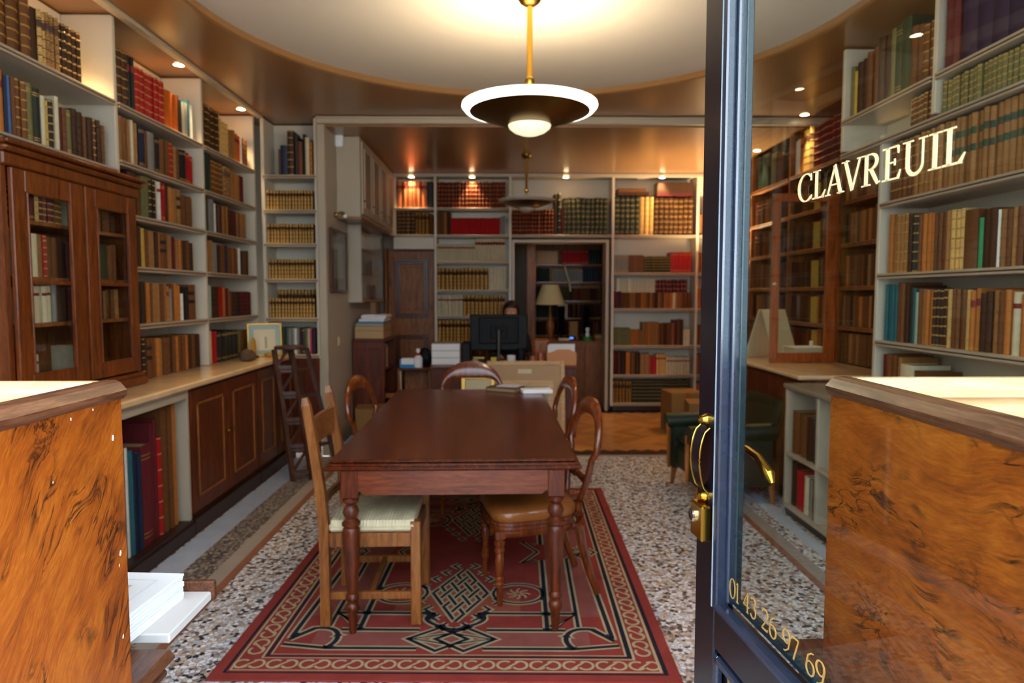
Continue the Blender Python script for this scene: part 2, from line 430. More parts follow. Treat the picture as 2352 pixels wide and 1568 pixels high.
# ------------------------------------------------------------------ shelving
def unit(name, label, cat, p0, ang, length, depth, z0, z1, ups, shelves, mats=('paint', 'paint_shelf', 'groove'), back=True, top=True, lip=.032):
    """built-in shelving in local axes: x along the front, y into the wall, origin at the front's first end"""
    t = thing(name, label, cat, (p0[0], p0[1], 0), ang)
    for u in ups:
        x, a, b = (u, z0, z1) if not isinstance(u, tuple) else u
        m = MB(); m.box(x - .016, 0, a, x + .016, depth, b, b=.003); m.build('upright', mats[0], t)
    for s0, s1, z in shelves:
        m = MB(); m.box(s0 + .017, .004, z - lip + .004, s1 - .017, depth, z, 0)
        m.box(s0 + .017, -.012, z - .013, s1 - .017, .004, z, 1, b=.003); m.box(s0 + .017, -.012, z - lip, s1 - .017, .004, z - lip + .012, 1, b=.003)
        m.box(s0 + .017, -.004, z - lip + .011, s1 - .017, .004, z - .012, 2)
        m.build('shelf', list(mats), t)
    if back: BX(0, depth, z0, length, depth + .012, z1).build('back_panel', mats[0], t)
    return t
XL = -2.24
zsA = (2.62, 2.29, 1.985, 1.673, 1.32)
# local x = world Y - 2.4
unit('bookcase', 'taupe built-in wall bookcase above the marble worktop', 'bookcase', (XL, 2.4), R(90), 3.9, .29, .966, 3.1,
     [(1.67, 2.2, 3.1), (1.80, .966, 2.19), (1.67 + 1.15, .966, 3.1), 3.885], [(0, 1.67, 2.62), (0, 1.67, 2.228)] + [(1.67 if z > 2.1 else 1.80, 2.82, z) for z in zsA] + [(2.82, 3.885, z) for z in zsA])
cc = unit('bookcase', 'narrow corner bookcase of gilt sets beside the pillar', 'bookcase', (-2.2, 6.33), 0, .515, .29, .93, 3.1,
     [.016, .499], [(0, .515, z) for z in (2.59, 2.277, 1.972, 1.648, 1.289, .948)])
BX(.02, .0, .02, .50, .02, .915, b=.004).build('base_panel', 'mahog', cc)
# left worktop and base
tag(MB().box(-2.5, 2.2, .925, -1.9, 6.3, .963, b=.008).build('worktop', 'marble'), 'long honey marble worktop along the bookcase wall', 'worktop')
ou = thing('open_cupboard', 'white-edged open base shelf of tall folios behind the walnut display box', 'cupboard', (0, 0, 0))
m = MB(); m.box(-2.5, 4.175, .1, -1.94, 4.205, .922, b=.003); m.build('side_panel', 'trim', ou)
MB().box(-2.5, 2.4, .885, -1.94, 4.173, .922, b=.003).box(-1.938, 2.4, .868, -1.925, 4.173, .898, b=.003).build('top_rail', 'trim', ou)
MB().box(-2.5, 2.4, .08, -1.93, 4.2, .1).build('bottom_board', 'plinth', ou); BX(-2.52, 2.4, .1, -2.5, 4.2, .92).build('back_panel', 'orangewood', ou)
BX(-2.46, 2.4, 0, -1.92, 4.2, .08).build('plinth', 'plinth', ou)
def cupboard(y0, y1, nd, label, knobs=True):
    t = thing('base_cupboard', label, 'cupboard', (0, 0, 0))
    MB().box(-2.5, y0, .1, -1.96, y1, .92).build('body', 'mahog', t); BX(-2.46, y0, 0, -1.92, y1, .1).build('plinth', 'plinth', t)
    w = (y1 - y0) / nd
    for k in range(nd):
        a, b = y0 + k * w + .01, y0 + (k + 1) * w - .01
        d = MB(); door = d.box(-1.958, a, .13, -1.935, b, .905, b=.004).build('door', 'mahog', t)
        p = MB()
        for (q0, q1, z0, z1) in ((a + .075, a + .09, .22, .82), (b - .09, b - .075, .22, .82), (a + .075, b - .075, .22, .235), (a + .075, b - .075, .805, .82)):
            p.box(-1.935, q0, z0, -1.925, q1, z1, b=.003)
        p.build('moulding', 'oak', door)
        if knobs:
            ky = b - .035 if k % 2 == 0 else a + .035
            kb = MB(); kb.x = Matrix.Translation((-1.935, ky, .56)) @ Matrix.Rotation(R(90), 4, 'Y'); kb.lathe([(.006, 0), (.006, .012), (.014, .02), (.012, .03), (0, .034)], n=10)
            kb.build('knob', 'brass', door)
    return t
cupboard(4.21, 5.36, 2, 'double-door mahogany base cupboard under the worktop')
cupboard(5.37, 6.28, 2, 'mahogany base cupboard partly behind the step ladder', False)

# ------------------------------------------------------------------ glazed cabinet (left)
g = thing('glazed_cabinet', 'tall reddish wooden cabinet with two glazed doors full of old books', 'cabinet', (-2.19, 3.05, .965), R(90))
L, D, Hh = 1.09, .31, 1.165
MB().box(0, 0, 0, .03, D, Hh).build('side_panel', 'cabwood', g); BX(L - .03, 0, 0, L, D, Hh).build('side_panel', 'cabwood', g)
BX(.03, D - .015, .06, L - .03, D, Hh).build('back_panel', 'darkwood', g); BX(.03, 0, Hh - .03, L - .03, D - .015, Hh).build('top_panel', 'cabwood', g)
MB().box(-.02, -.035, 0, L + .02, D, .05, b=.01).box(-.01, -.02, .05, L + .01, .0, .075, b=.006).build('plinth', 'cabwood', g)
MB().box(-.01, -.02, Hh - .06, L + .01, D, Hh, b=.008).box(-.025, -.045, Hh, L + .025, D, Hh + .03, b=.012).box(-.035, -.06, Hh + .03, L + .03, D, Hh + .05, b=.006).build('crown', 'cabwood', g)
BX(.535, -.012, .08, .565, .02, Hh - .06, b=.003).build('centre_stile', 'cabwood', g)
for z in (.40, .62, .885): BX(.03, .025, z - .018, L - .03, D - .015, z).build('shelf', 'darkwood', g)
for (a, b, kn) in ((.035, .53, .505), (.57, L - .032, .595)):
    d = MB(); z0, z1 = .085, Hh - .065
    d.box(a, -.022, z0, a + .085, .0, z1, b=.004).box(b - .085, -.022, z0, b, .0, z1, b=.004).box(a + .085, -.022, z0, b - .085, .0, z0 + .085, b=.004).box(a + .085, -.022, z1 - .1, b - .085, .0, z1, b=.004)
    for q in ((a + .085, a + .097), (b - .097, b - .085)): d.box(q[0], -.03, z0 + .085, q[1], -.012, z1 - .1, b=.003)
    door = d.build('door', 'cabwood', g)
    BX(a + .09, -.012, z0 + .09, b - .09, -.009, z1 - .105).build('glass_pane', 'pane', door)
    BX(a + .09, -.02, .585, b - .09, -.002, .60, b=.002).build('glazing_bar', 'cabwood', door)

# ------------------------------------------------------------------ right wall shelving
XR = 2.24
rb = unit('bookcase', 'taupe bookcase of tooled leather sets seen through the shop door', 'bookcase', (XR, 4.575), R(-90), 1.9, .29, .93, 3.1,
     [(.016, 2.44, 3.1), (.495, .93, 2.44), (.975, 2.44, 3.1), 1.885],
     [(0, .975, 2.64), (.975, 1.885, 2.64), (0, 1.885, 2.42), (.495, 1.885, 2.04), (.495, 1.885, 1.625), (.495, 1.885, 1.23), (.495, 1.885, .95)])
lu = thing('low_shelf_unit', 'low cream shelf unit with open compartments beside the right display box', 'shelf unit', (1.93, 4.60, 0), R(-90))
for x in (.0, .46, .9, 1.4): BX(x, 0, .08, x + .03, .33, .865, b=.003).build('upright', 'trim', lu)
for z in (.08, .44): MB().box(.03, .01, z - .025, 1.43, .32, z).box(.03, -.008, z - .02, 1.43, .01, z - .004, b=.002).build('shelf', 'trim', lu)
BX(-.01, -.015, .87, 1.45, .33, .90, b=.006).build('top_board', 'wall', lu); BX(0, .32, .08, 1.43, .33, .865).build('back_panel', 'trim', lu); BX(0, .02, 0, 1.43, .32, .055).build('plinth', 'plinth', lu)
fb = unit('bookcase', 'dark far bookcase with glazed doors on the right wall', 'bookcase', (2.75, 8.6), R(-90), 4.0, .3, .95, 3.02,
     [.016, 1.0, 2.0, 3.0, 3.985], [(a, a + 1, z) for a in (0, 1, 2, 3) for z in (2.62, 2.25, 1.91, 1.57, 1.25)], mats=('oak', 'oak', 'darkwood'))
MB().box(3.0, -.03, .95, 3.06, -.002, 2.40, b=.004).build('door_stile', 'orangewood', fb)
lf = MB(); lx = 2.70; y = 5.5
for (a, b, z0, z1) in ((2.17, 2.235, .95, 2.31), (2.61, 2.70, .95, 2.31), (2.235, 2.61, .95, 1.03), (2.235, 2.61, 2.245, 2.31)): lf.box(a, y, z0, b, y + .03, z1, b=.004)
tagged = lf.build('door_leaf', 'orangewood'); tag(tagged, 'open glazed door leaf in orange wood swung out from the far bookcase', 'cabinet door')
BX(2.225, 5.512, 1.02, 2.62, 5.516, 2.255).build('glass_pane', 'pane', tagged)
MB().lathe([(.012, 0), (.018, .012), (0, .024)], (2.185, 5.48, 1.58), 10).build('knob', 'cream', tagged)
bc = thing('base_cupboard', 'dark mahogany base cupboard behind the green armchair', 'cupboard', (0, 0, 0))
BX(2.07, 4.64, .08, 2.74, 6.28, .915).build('body', 'mahog', bc); BX(2.09, 4.64, 0, 2.7, 6.28, .08).build('plinth', 'plinth', bc)
for k in range(3):
    y0 = 4.68 + k * .53
    MB().box(2.05, y0, .12, 2.07, y0 + .50, .89, b=.004).build('door', 'mahog', bc)
tag(BX(2.02, 4.62, .917, 2.748, 6.28, .948, b=.008).build('worktop', 'marble'), 'brown marble worktop below the open glazed leaf', 'worktop')

# ------------------------------------------------------------------ back wall shelving
bw = unit('bookcase', 'wide taupe bookcase filling the back wall around the opening', 'bookcase', (-1.385, 8.75), 0, 4.44, .28, .0, 3.0,
     [(.016, 2.25, 3.0), .53, 1.48, (2.79, .0, 3.0), 3.87, 4.42],
     [(0, .53, 2.6), (.53, 1.48, 2.6), (0, .53, 2.262), (.53, 1.48, 2.262), (1.48, 2.79, 2.262), (2.79, 3.87, 2.262), (3.87, 4.42, 2.262)] +
     [(.53, 1.48, z) for z in (1.926, 1.566, 1.232, .90, .55, .12)] + [(2.79, 3.87, z) for z in (1.783, 1.326, .85, .472, .10)] + [(3.87, 4.42, z) for z in (1.783, 1.326, .85, .472, .10)], back=False)
BX(0, .28, 2.25, 4.44, .295, 3.0).build('back_panel', 'paint', bw); BX(.53, .28, 0, 1.48, .295, 2.25).build('back_panel', 'paint', bw); BX(2.79, .28, 0, 4.44, .295, 2.25).build('back_panel', 'paint', bw)
MB().box(0, -.02, 3.0, 4.44, .295, 3.027, b=.004).box(0, -.03, 2.985, 4.44, -.005, 3.026, b=.003).build('cornice', 'trim', bw)
MB().box(2.77, .0, .0, 4.44, .02, .068, b=.003).build('plinth', 'plinth', bw)
MB().box(1.50, -.01, 0, 1.535, .28, 2.2, b=.004).box(2.70, -.01, 0, 2.74, .28, 2.2, b=.004).box(1.535, -.01, 2.165, 2.70, .28, 2.2, b=.004).build('opening_frame', 'trim', bw)
BX(.0, .0, 2.08, .51, .02, 2.228, b=.003).build('door_header', 'paint', bw)
# dark panelled door at the back
dd = thing('door_2', 'dark brown panelled wooden door in the back wall', 'door', (-1.49, 8.93, 0)); dd['kind'] = 'structure'
MB().box(0, 0, 0, .61, .04, 2.07, b=.004).build('door_slab', 'darkwood', dd)
for z0, z1 in ((.12, .98), (1.2, 1.96)):
    p = MB()
    for k, (i, hgt) in enumerate(((.09, .03), (.12, .02))):
        for (a, b, c, e) in ((i, i + .03, z0 + i - .09, z1 - i + .09), (.61 - i - .03, .61 - i, z0 + i - .09, z1 - i + .09), (i + .03, .58 - i, z0 + i - .09, z0 + i - .06), (i + .03, .58 - i, z1 - i + .06, z1 - i + .09)): p.box(a, -hgt, c, b, 0, e, b=.004)
    p.build('moulding', 'rimwood', dd); BX(.18, -.012, z0 + .1, .43, 0, z1 - .1, b=.008).build('panel', 'darkwood', dd)
struct('trim_13', MB().box(-1.52, 8.86, 0, -1.495, 9.05, 2.1, b=.003).box(-.876, 8.86, 0, -.86, 9.05, 2.1, b=.003), 'darkwood')

# ------------------------------------------------------------------ shop door (open, hinge towards the street)
DA = math.atan(.1086)
# local axes: x from hinge to latch, y into the door thickness (away from the passage), z up; origin on the hinge line
door = thing('door_1', 'open black shop door with a lettered glass pane', 'door', (.568 - .1086 * .47, .47, 0), R(90) + DA); door['kind'] = 'structure'
def dl(Y): return (Y - .47) / math.cos(DA)                 # world Y on the outer face -> local x
# local +y faces the passage, so the outer face with the letters looks left
Wd = dl(1.425)
gx0, gx1, gz0, gz1 = .09, dl(1.287), .905, 2.34
T0, T1 = 0.0, -.042                                        # outer face at y=0, inner at y=-.042
m = MB(); m.box(gx1 + .040, T0, .04, Wd, T1, 2.44, b=.004).build('latch_stile', 'blackpaint', door)
MB().box(0, T0, .04, gx0 - .03, T1, 2.44, b=.004).build('hinge_stile', 'blackpaint', door)
MB().box(gx0 - .03, T0, gz1 + .03, gx1 + .040, T1, 2.44, b=.004).build('top_rail', 'blackpaint', door)
MB().box(gx0 - .03, T0, .79, gx1 + .040, T1, gz0 - .03, b=.004).build('middle_rail', 'blackpaint', door)
MB().box(gx0 - .03, T0, .04, gx1 + .040, T1, .16, b=.004).build('bottom_rail', 'blackpaint', door)
b = MB(); b.box(gx1 + .018, .006, gz0 - .03, gx1 + .040, -.02, gz1 + .03, b=.003); b.build('glazing_bead', 'bluegrey', door)
MB().box(gx1 + .0365, .0045, gz0 - .028, gx1 + .0405, .0075, gz1 + .03, b=.001).build('worn_edge', 'whiteedge', door)
b = MB(); b.box(gx1 + .006, -.012, gz0 - .01, gx1 + .018, -.03, gz1 + .01, b=.003); b.build('glazing_bead', 'bluegrey', door)
b = MB(); b.box(gx1 - .004, -.0225, gz0 - .01, gx1 + .012, -.036, gz1, b=.002); b.build('putty_edge', 'teal', door)
b = MB(); b.box(gx0 - .03, .008, gz0 - .032, gx1 + .03, -.02, gz0 - .014, b=.006); b.build('glazing_bead', 'bluegrey', door)
b = MB(); b.box(gx0 - .03, -.0225, gz0 - .012, gx1 + .01, -.036, gz0 + .006, b=.003); b.build('putty_edge', 'teal', door)
b = MB(); b.box(gx1 + .014, .004, .17, gx1 + .034, -.01, .785, b=.003).box(gx0 - .02, .004, .765, gx1 + .03, -.01, .785, b=.004); b.build('panel_moulding', 'bluegrey', door)
BX(gx0 - .03, -.012, .16, gx1 + .040, -.03, .79).build('lower_panel', 'blackpaint', door)
BX(gx0 - .02, -.016, gz0 - .01, gx1, -.022, gz1 + .01).build('glass_pane', 'glass', door)
# painted letters: strokes as thin raised paint
def stroke(mb, pts, w, xf, m=0):
    pts = [Vector(p) for p in pts]; n = len(pts); w = w if isinstance(w, list) else [w] * n; V = []; F = []
    for i, p in enumerate(pts):
        t = (pts[min(i + 1, n - 1)] - pts[max(i - 1, 0)]).normalized(); nn = Vector((-t.y, t.x)) * w[i] / 2
        V += [xf(p + nn, 0), xf(p - nn, 0), xf(p + nn, 1), xf(p - nn, 1)]
    for i in range(n - 1):
        a, c = i * 4, i * 4 + 4
        F += [(a, a + 1, c + 1, c), (a + 2, c + 2, c + 3, a + 3), (a, c, c + 2, a + 2), (a + 1, a + 3, c + 3, c + 1)]
    F += [(0, 2, 3, 1), (4 * n - 4, 4 * n - 3, 4 * n - 1, 4 * n - 2)]
    mb.add(V, F, m)
def arc(cx, cy, rx, ry, a0, a1, n=18): return [(cx + rx * math.cos(R(a0 + (a1 - a0) * i / n)), cy + ry * math.sin(R(a0 + (a1 - a0) * i / n))) for i in range(n + 1)]
def arcw(a0, a1, thin, thick, n=18): return [thin + (thick - thin) * abs(math.cos(R(a0 + (a1 - a0) * i / n))) ** 1.3 for i in range(n + 1)]
TK, TN = .15, .055
def serif(x, y, w=.3): return ([(x - w / 2, y), (x + w / 2, y)], .045)
G = {
 'C': (.78, [(arc(.44, .5, .38, .5, 48, 312), arcw(48, 312, .045, .15)), ([(.70, .98), (.70, .72)], [.02, .09]), ([(.70, .06), (.74, .2)], [.05, .05])]),
 'L': (.66, [([(.2, 0), (.2, 1)], TK), serif(.2, .98, .36), ([(.02, .025), (.56, .025)], .06), ([(.5, .02), (.64, .26)], [.12, .03])]),
 'A': (.78, [([(.1, 0), (.42, 1)], TN + .02), ([(.40, 1), (.70, 0)], TK), ([(.22, .34), (.58, .34)], .05), serif(.1, .02, .24), serif(.7, .02, .3)]),
 'V': (.78, [([(.1, 1), (.42, 0)], TK), ([(.42, 0), (.72, 1)], TN + .02), serif(.1, .98, .3), serif(.72, .98, .24)]),
 'R': (.80, [([(.2, 0), (.2, 1)], TK), serif(.2, .02, .34), ([(.04, .975), (.4, .975)], .05), (arc(.36, .74, .24, .235, 90, -90), arcw(90, -90, .05, .14)), ([(.2, .5), (.4, .5)], .05), ([(.38, .5), (.56, .18), (.64, .03), (.74, .06)], [.14, .13, .1, .04])]),
 'E': (.70, [([(.2, 0), (.2, 1)], TK), ([(.02, .025), (.60, .025)], .055), ([(.02, .975), (.56, .975)], .055), ([(.2, .52), (.46, .52)], .05), ([(.46, .42), (.46, .62)], .05), ([(.56, .98), (.58, .76)], [.09, .03]), ([(.58, .02), (.66, .26)], [.1, .03])]),
 'U': (.84, [([(.2, 1), (.2, .3)], TK), (arc(.44, .3, .24, .29, 180, 360), [.15 - .09 * i / 18 for i in range(19)]), ([(.68, .3), (.68, 1)], TN), serif(.2, .98, .34), serif(.68, .98, .26)]),
 'I': (.42, [([(.21, 0), (.21, 1)], TK), serif(.21, .02, .36), serif(.21, .98, .36)]),
 'N': (.9, [([(.15, 0), (.15, 1)], TN), ([(.13, 1), (.72, 0)], .15), ([(.72, 0), (.72, 1)], TN), serif(.12, .98, .2)]),
 '0': (.56, [(arc(.28, .5, .23, .5, 0, 360, 28), arcw(0, 360, .05, .1, 28))]),
 '1': (.30, [([(.16, 0), (.16, 1)], .08), ([(.16, 1), (.06, .9)], .05), ([(.08, .02), (.26, .02)], .05)]),
 '2': (.56, [(arc(.27, .74, .2, .25, 160, -40, 14) + [(.06, .03)], .075), ([(.06, .04), (.46, .04), (.48, .14)], [.08, .08, .04])]),
 '3': (.52, [(arc(.24, .78, .18, .2, 150, -90, 14), .075), (arc(.24, .30, .21, .28, 90, -150, 16), .075)]),
 '4': (.56, [([(.36, 0), (.36, 1)], .08), ([(.36, 1), (.04, .32)], .05), ([(.04, .32), (.5, .32)], .055), ([(.28, .02), (.44, .02)], .04)]),
 '6': (.56, [(arc(.28, .30, .22, .29, 0, 360, 24), arcw(0, 360, .05, .1, 24)), ([(.07, .4), (.14, .78), (.34, .97), (.44, .98)], [.09, .075, .06, .04])]),
 '7': (.54, [([(.04, .84), (.06, .95), (.48, .95)], .08), ([(.47, .95), (.2, 0)], [.06, .1])]),
 '9': (.56, [(arc(.28, .70, .22, .29, 0, 360, 24), arcw(0, 360, .05, .1, 24)), ([(.49, .6), (.42, .22), (.22, .03), (.12, .02)], [.09, .075, .06, .04])]),
 ' ': (.36, []),
}
def lettering(text, Y0, Y1, z0, hgt, mat, name):
    tot = sum(G[c][0] for c in text); sc = (Y0 - Y1) / math.cos(DA) / tot; xs = dl(Y0); x = 0
    for ch in text:
        if G[ch][1]:
            mb = MB()
            for pts, w in G[ch][1]:
                ww = [q * hgt for q in w] if isinstance(w, list) else w * hgt
                def xf(p, k, x=x): return (xs - p[0], -.0155 + .0012 * (1 - k), z0 + p[1])
                stroke(mb, [((x + u) * sc, v * hgt) for u, v in pts], ww, xf)
            mb.build('letter' if ch.isalpha() else 'digit', mat, door)
        x += G[ch][0]
lettering('CLAVREUIL', 1.082, .744, 1.644, .0415, 'goldpaint', 'letter')
lettering('01 43 26 97 69', 1.292, .968, .914, .038, 'goldpaint2', 'digit')
mb = MB()
for pts, w in G['N'][1]: stroke(mb, [(u * .05, v * .055) for u, v in pts], [q * .055 for q in w] if isinstance(w, list) else w * .055, lambda p, k: (dl(1.288) - p[0], -.0115 + .0012 * (1 - k), .700 + p[1]))
mb.build('letter', 'goldpaint2', door)
# brass bow pull, rim lock and inside lever
hx = dl(1.378)
pp = [(hx, .004 + .021 * math.sin(math.pi * t) ** .5, 1.232 - .132 * t) for t in [i / 16 for i in range(17)]]
hd = MB(); hd.tube([(hx + .022, p[1], p[2]) for p in pp], .0021, 8).tube([(hx - .024, p[1], p[2]) for p in pp], .0021, 8)
hp = hd.build('bow_handle', 'brass', door)
pl = MB()
V = []; F = []
for p in pp: V += [(hx + .021, p[1], p[2]), (hx - .023, p[1], p[2]), (hx + .021, p[1] - .003, p[2]), (hx - .023, p[1] - .003, p[2])]
for i in range(16): a, c = i * 4, i * 4 + 4; F += [(a, a + 1, c + 1, c), (a + 2, c + 2, c + 3, a + 3), (a, c, c + 2, a + 2), (a + 1, a + 3, c + 3, c + 1)]
pl.add(V, F, 0, True); pl.build('grip_band', 'blackpaint', hp)
for z in (1.246, 1.088):
    k = MB(); k.x = Matrix.Translation((hx, 0, z)) @ Matrix.Rotation(R(-90), 4, 'X'); k.lathe([(.013, 0), (.013, .004), (.009, .01), (.009, .016), (0, .02)], n=12); k.build('rosette', 'brass', hp)
lx0, lx1 = dl(1.405), dl(1.345)
lk = MB(); lk.box(lx0 + .0, .0, 1.0, lx1, .022, 1.074, b=.004); lock = lk.build('rim_lock', 'brass', door)
k = MB(); k.x = Matrix.Translation(((lx0 + lx1) / 2 + .01, .022, 1.047)) @ Matrix.Rotation(R(-90), 4, 'X'); k.lathe([(.015, 0), (.015, .004), (.012, .007), (0, .008)], n=16); k.build('lock_cylinder', 'chrome', lock)
lv = MB(); lvx = dl(1.385)
lv.tube([(lvx, -.04, 1.185), (lvx, -.068, 1.185), (lvx - .03, -.075, 1.188), (lvx - .08, -.075, 1.182), (lvx - .125, -.075, 1.160), (lvx - .138, -.075, 1.146)], [.007, .007, .0075, .0085, .011, .004], 10)
lv.build('lever_handle', 'brass', door)
# ------------------------------------------------------------------ walnut display boxes in the window
def display_box(name, label, xin, sgn, yf, ztop, zl, mat):
    """xin: face towards the passage; sgn: direction away from the passage"""
    t = thing(name, label, 'display box', (xin, yf, 0))
    X = lambda v: sgn * v
    def bx(*a, **k): return MB().box(X(a[0]), a[1], a[2], X(a[3]), a[4], a[5], **k)
    y0 = -.64
    def loft(prof, ya, yb):
        mb = MB(); n = len(prof); Vv = [(X(u), ya, v) for u, v in prof] + [(X(u), yb, v) for u, v in prof]
        mb.add(Vv, [(i, (i + 1) % n, n + (i + 1) % n, n + i) for i in range(n)] + [list(range(n)), list(range(2 * n - 1, n - 1, -1))], 0); return mb
    bx(0, y0, zl, .022, 0, ztop - .03, b=.003).build('side_panel', mat, t)
    bx(.022, y0 + .02, zl, .03, -.022, ztop - .035).build('lining', 'palewood', t)
    bx(.03, -.022, zl, 1.12, 0, ztop - .03, b=.003).build('end_panel', mat, t)
    bx(.03, -.03, zl, 1.12, -.022, ztop - .035).build('lining', 'palewood', t)
    bx(.03, y0, zl, 1.12, -.03, zl + .02).build('floor_board', 'palewood', t)
    rim = [(-.001, ztop - .034), (-.008, ztop - .026), (-.008, ztop - .018), (-.003, ztop - .012), (.004, ztop - .004), (.012, ztop), (.03, ztop), (.034, ztop - .006), (.034, ztop - .034)]
    loft(rim, y0, .004).build('rim', 'rimwood', t)
    e = MB(); e.prism([(.008, ztop - .034), (.008, ztop - .018), (.0, ztop - .006), (-.012, ztop), (-.03, ztop), (-.034, ztop - .006), (-.042, ztop - .02), (-.042, ztop - .034)], 0, X(.034), X(1.12)); e.build('rim', 'palewood', t)
    # lower case with a projecting moulded ledge towards the room
    bx(-.0, y0, 0, 1.12, .10, zl - .03, b=.004).build('base_case', 'rimwood', t)
    led = MB(); led.box(X(-.012), y0, zl - .03, X(1.12), .15, zl, b=.012); led.box(X(-.004), y0, zl - .05, X(1.12), .125, zl - .03, b=.006); led.build('ledge', 'rimwood', t)
    return t
display_box('display_box', 'orange-brown walnut window box with white paint chips, beside the stacked mounts', -.698, -1, 1.25, 1.345, .762, 'walnutL')
display_box('display_box', 'darker flat-grained walnut window box behind the glass door', .608, 1, 1.25, 1.35, .775, 'walnutR')
pc = MB()
for (yy, z, s) in ((1.215, 1.245, .006), (1.224, 1.03, .0055), (1.223, .875, .004), (1.10, 1.30, .003), (1.16, 1.305, .003), (1.219, 1.01, .003), (1.05, 1.21, .002)):
    n = 7; pc.add([(-.6972, yy + s * .7 * math.cos(i * 6.283 / n) * random.uniform(.6, 1.2), z + s * math.sin(i * 6.283 / n) * random.uniform(.7, 1.3)) for i in range(n)], [list(range(n))], 0)
po = pc.build('paint_chip', 'white'); po.parent = bpy.data.objects['display_box']; po.location = (.698, -1.25, 0)
# grey shelf with the white mounts
tr = thing('display_shelf', 'grey painted shelf with a brown front lip behind the left walnut box', 'shelf', (-.695, 1.44, .762), R(0))
MB().box(-.44, -.03, .0, -.012, .18, .022, b=.003).build('shelf_board', 'greyboard', tr); MB().box(-.44, .18, -.0, -.006, .198, .045, b=.003).build('front_lip', 'rimwood', tr)
proto = None
for k in range(10):
    m = MB(); m.box(-.17, -.105, 0, .17, .105, .0055, b=.0008)
    if k == 0: proto = m.build('mount_board', 'whitecool'); o = proto
    else: o = proto.copy(); COL.objects.link(o)
    o.location = (-.985 + .075 + random.uniform(-.002, .002) - .02, 1.485 + random.uniform(-.001, .001), .7845 + k * .0062); o.rotation_euler = (0, 0, R(-4) + random.uniform(-.006, .006))
    if k < 9: tag(o, 'white mount board, ' + 'lowest second third fourth fifth sixth seventh eighth ninth'.split()[k] + (' in' if k == 0 else ' from the bottom in') + ' the window shelf pile', 'mount board', 'white mount boards piled on the window shelf')
    else:
        tag(o, 'top white mount board with a thin ruled border on the window shelf', 'mount board')
        rl = MB()
        for (a, b, c, d) in ((-.13, .0635, .13, .065), (-.13, -.065, .13, -.0635), (-.13, -.065, -.1285, .065), (.1285, -.065, .13, .065)): rl.box(a, b, .0055, c, d, .0058)
        rl.build('ruled_line', 'lilac', o); BX(-.09, -.035, .0055, .09, .035, .0058).build('title_panel', 'lilac', o)
# ------------------------------------------------------------------ rug
rug = thing('rug', 'red rug with navy and straw knotwork under the table', 'rug', (-.2, 3.885, 0), R(-1.4))
RW, RL = .93, 1.335
MB().box(-RW, -RL, 0.0005, RW, RL, .008, b=.003).build('pile', 'rug_red', rug)
zr = [.0082]
def rib(mb, pts, w, z, m, closed=False, dz=None):
    pts = [Vector(p) for p in pts]; n = len(pts); V = []; F = []
    for i, p in enumerate(pts):
        a = pts[(i - 1) % n] if (closed or i) else p; b = pts[(i + 1) % n] if (closed or i < n - 1) else p
        t = (b - a).normalized(); nn = Vector((-t.y, t.x))
        # mitre
        if 0 < i < n - 1 or closed:
            t0 = (p - a).normalized(); c = max(.5, abs(nn.dot(Vector((-t0.y, t0.x))))); k = 1 / c
        else: k = 1
        q = z + (dz[i] if dz else 0)
        V += [(p.x + nn.x * w / 2 * k, p.y + nn.y * w / 2 * k, q), (p.x - nn.x * w / 2 * k, p.y - nn.y * w / 2 * k, q)]
    for i in range(n if closed else n - 1): j = (i + 1) % n; F.append((2 * i, 2 * i + 1, 2 * j + 1, 2 * j))
    mb.add(V, F, m)
def mirror4(pts): return [[(sx * x, sy * y) for x, y in pts] for sx in (1, -1) for sy in (1, -1)]
def rect(a, b): return [(-a, -b), (a, -b), (a, b), (-a, b)]
fl = MB()
def quadfill(x0, y0, x1, y1, m, z): fl.add([(x0, y0, z), (x1, y0, z), (x1, y1, z), (x0, y1, z)], [(0, 1, 2, 3)], m)
for s in (1, -1):
    quadfill(-.6, s * 1.08, .6, s * .94, 1, .0083); quadfill(s * .44, -.80, s * .70, .80, 1, .0083); quadfill(-.3, s * .52, .3, s * .80, 0, .0083)
fl.build('ground_panel', ['rug_orange', 'rug_red2'], rug)
bd = MB()
for a, b, w, m in ((.875, 1.28, .012, 0), (.858, 1.263, .008, 1), (.765, 1.17, .008, 1), (.750, 1.155, .014, 0), (.736, 1.141, .006, 1)): rib(bd, rect(a, b), w, .0085, m, True)
bd.build('border_stripe', ['rug_navy', 'rug_cream'], rug)
sc = MB()
def scroll(cx, cy, ang, s=1):
    ca, sa = math.cos(ang), math.sin(ang)
    for fx in (1, -1):
        pts = [(fx * (.012 + .030 * math.cos(R(a)) ), .030 * math.sin(R(a)) * s) for a in range(-150, 131, 28)]
        rib(sc, [(cx + (x + fx * .018) * ca - y * sa, cy + (x + fx * .018) * sa + y * ca) for x, y in pts], .011, .0087, 0)
    rib(sc, [(cx + x * ca - y * sa, cy + x * sa + y * ca) for x, y in ((-.03, -.03), (0, 0), (.03, .03))], .010, .0088, 0)
nx = 13
for i in range(nx):
    x = -.80 + 1.60 * i / (nx - 1)
    for s in (1, -1): scroll(x, s * 1.2165, 0)
ny = 18
for i in range(1, ny):
    y = -1.2165 + 2.433 * i / ny
    for s in (1, -1): scroll(s * .8115, y, R(90))
sc.build('border_scroll', 'rug_cream', rug)
kn = MB()
def band(pts, w=.020, z=.0088, closed=False, dz=None):
    rib(kn, pts, w + .020, z, 1, closed, dz); rib(kn, pts, w, z + .0004, 0, closed, dz)
def bz(p0, p1, p2, n=10): return [tuple((1 - t) ** 2 * a + 2 * t * (1 - t) * b + t * t * c for a, b, c in zip(p0, p1, p2)) for t in [i / n for i in range(n + 1)]]
for q in mirror4([(.15, -.93), (.30, -.93), (.50, -.93)]): band(q)
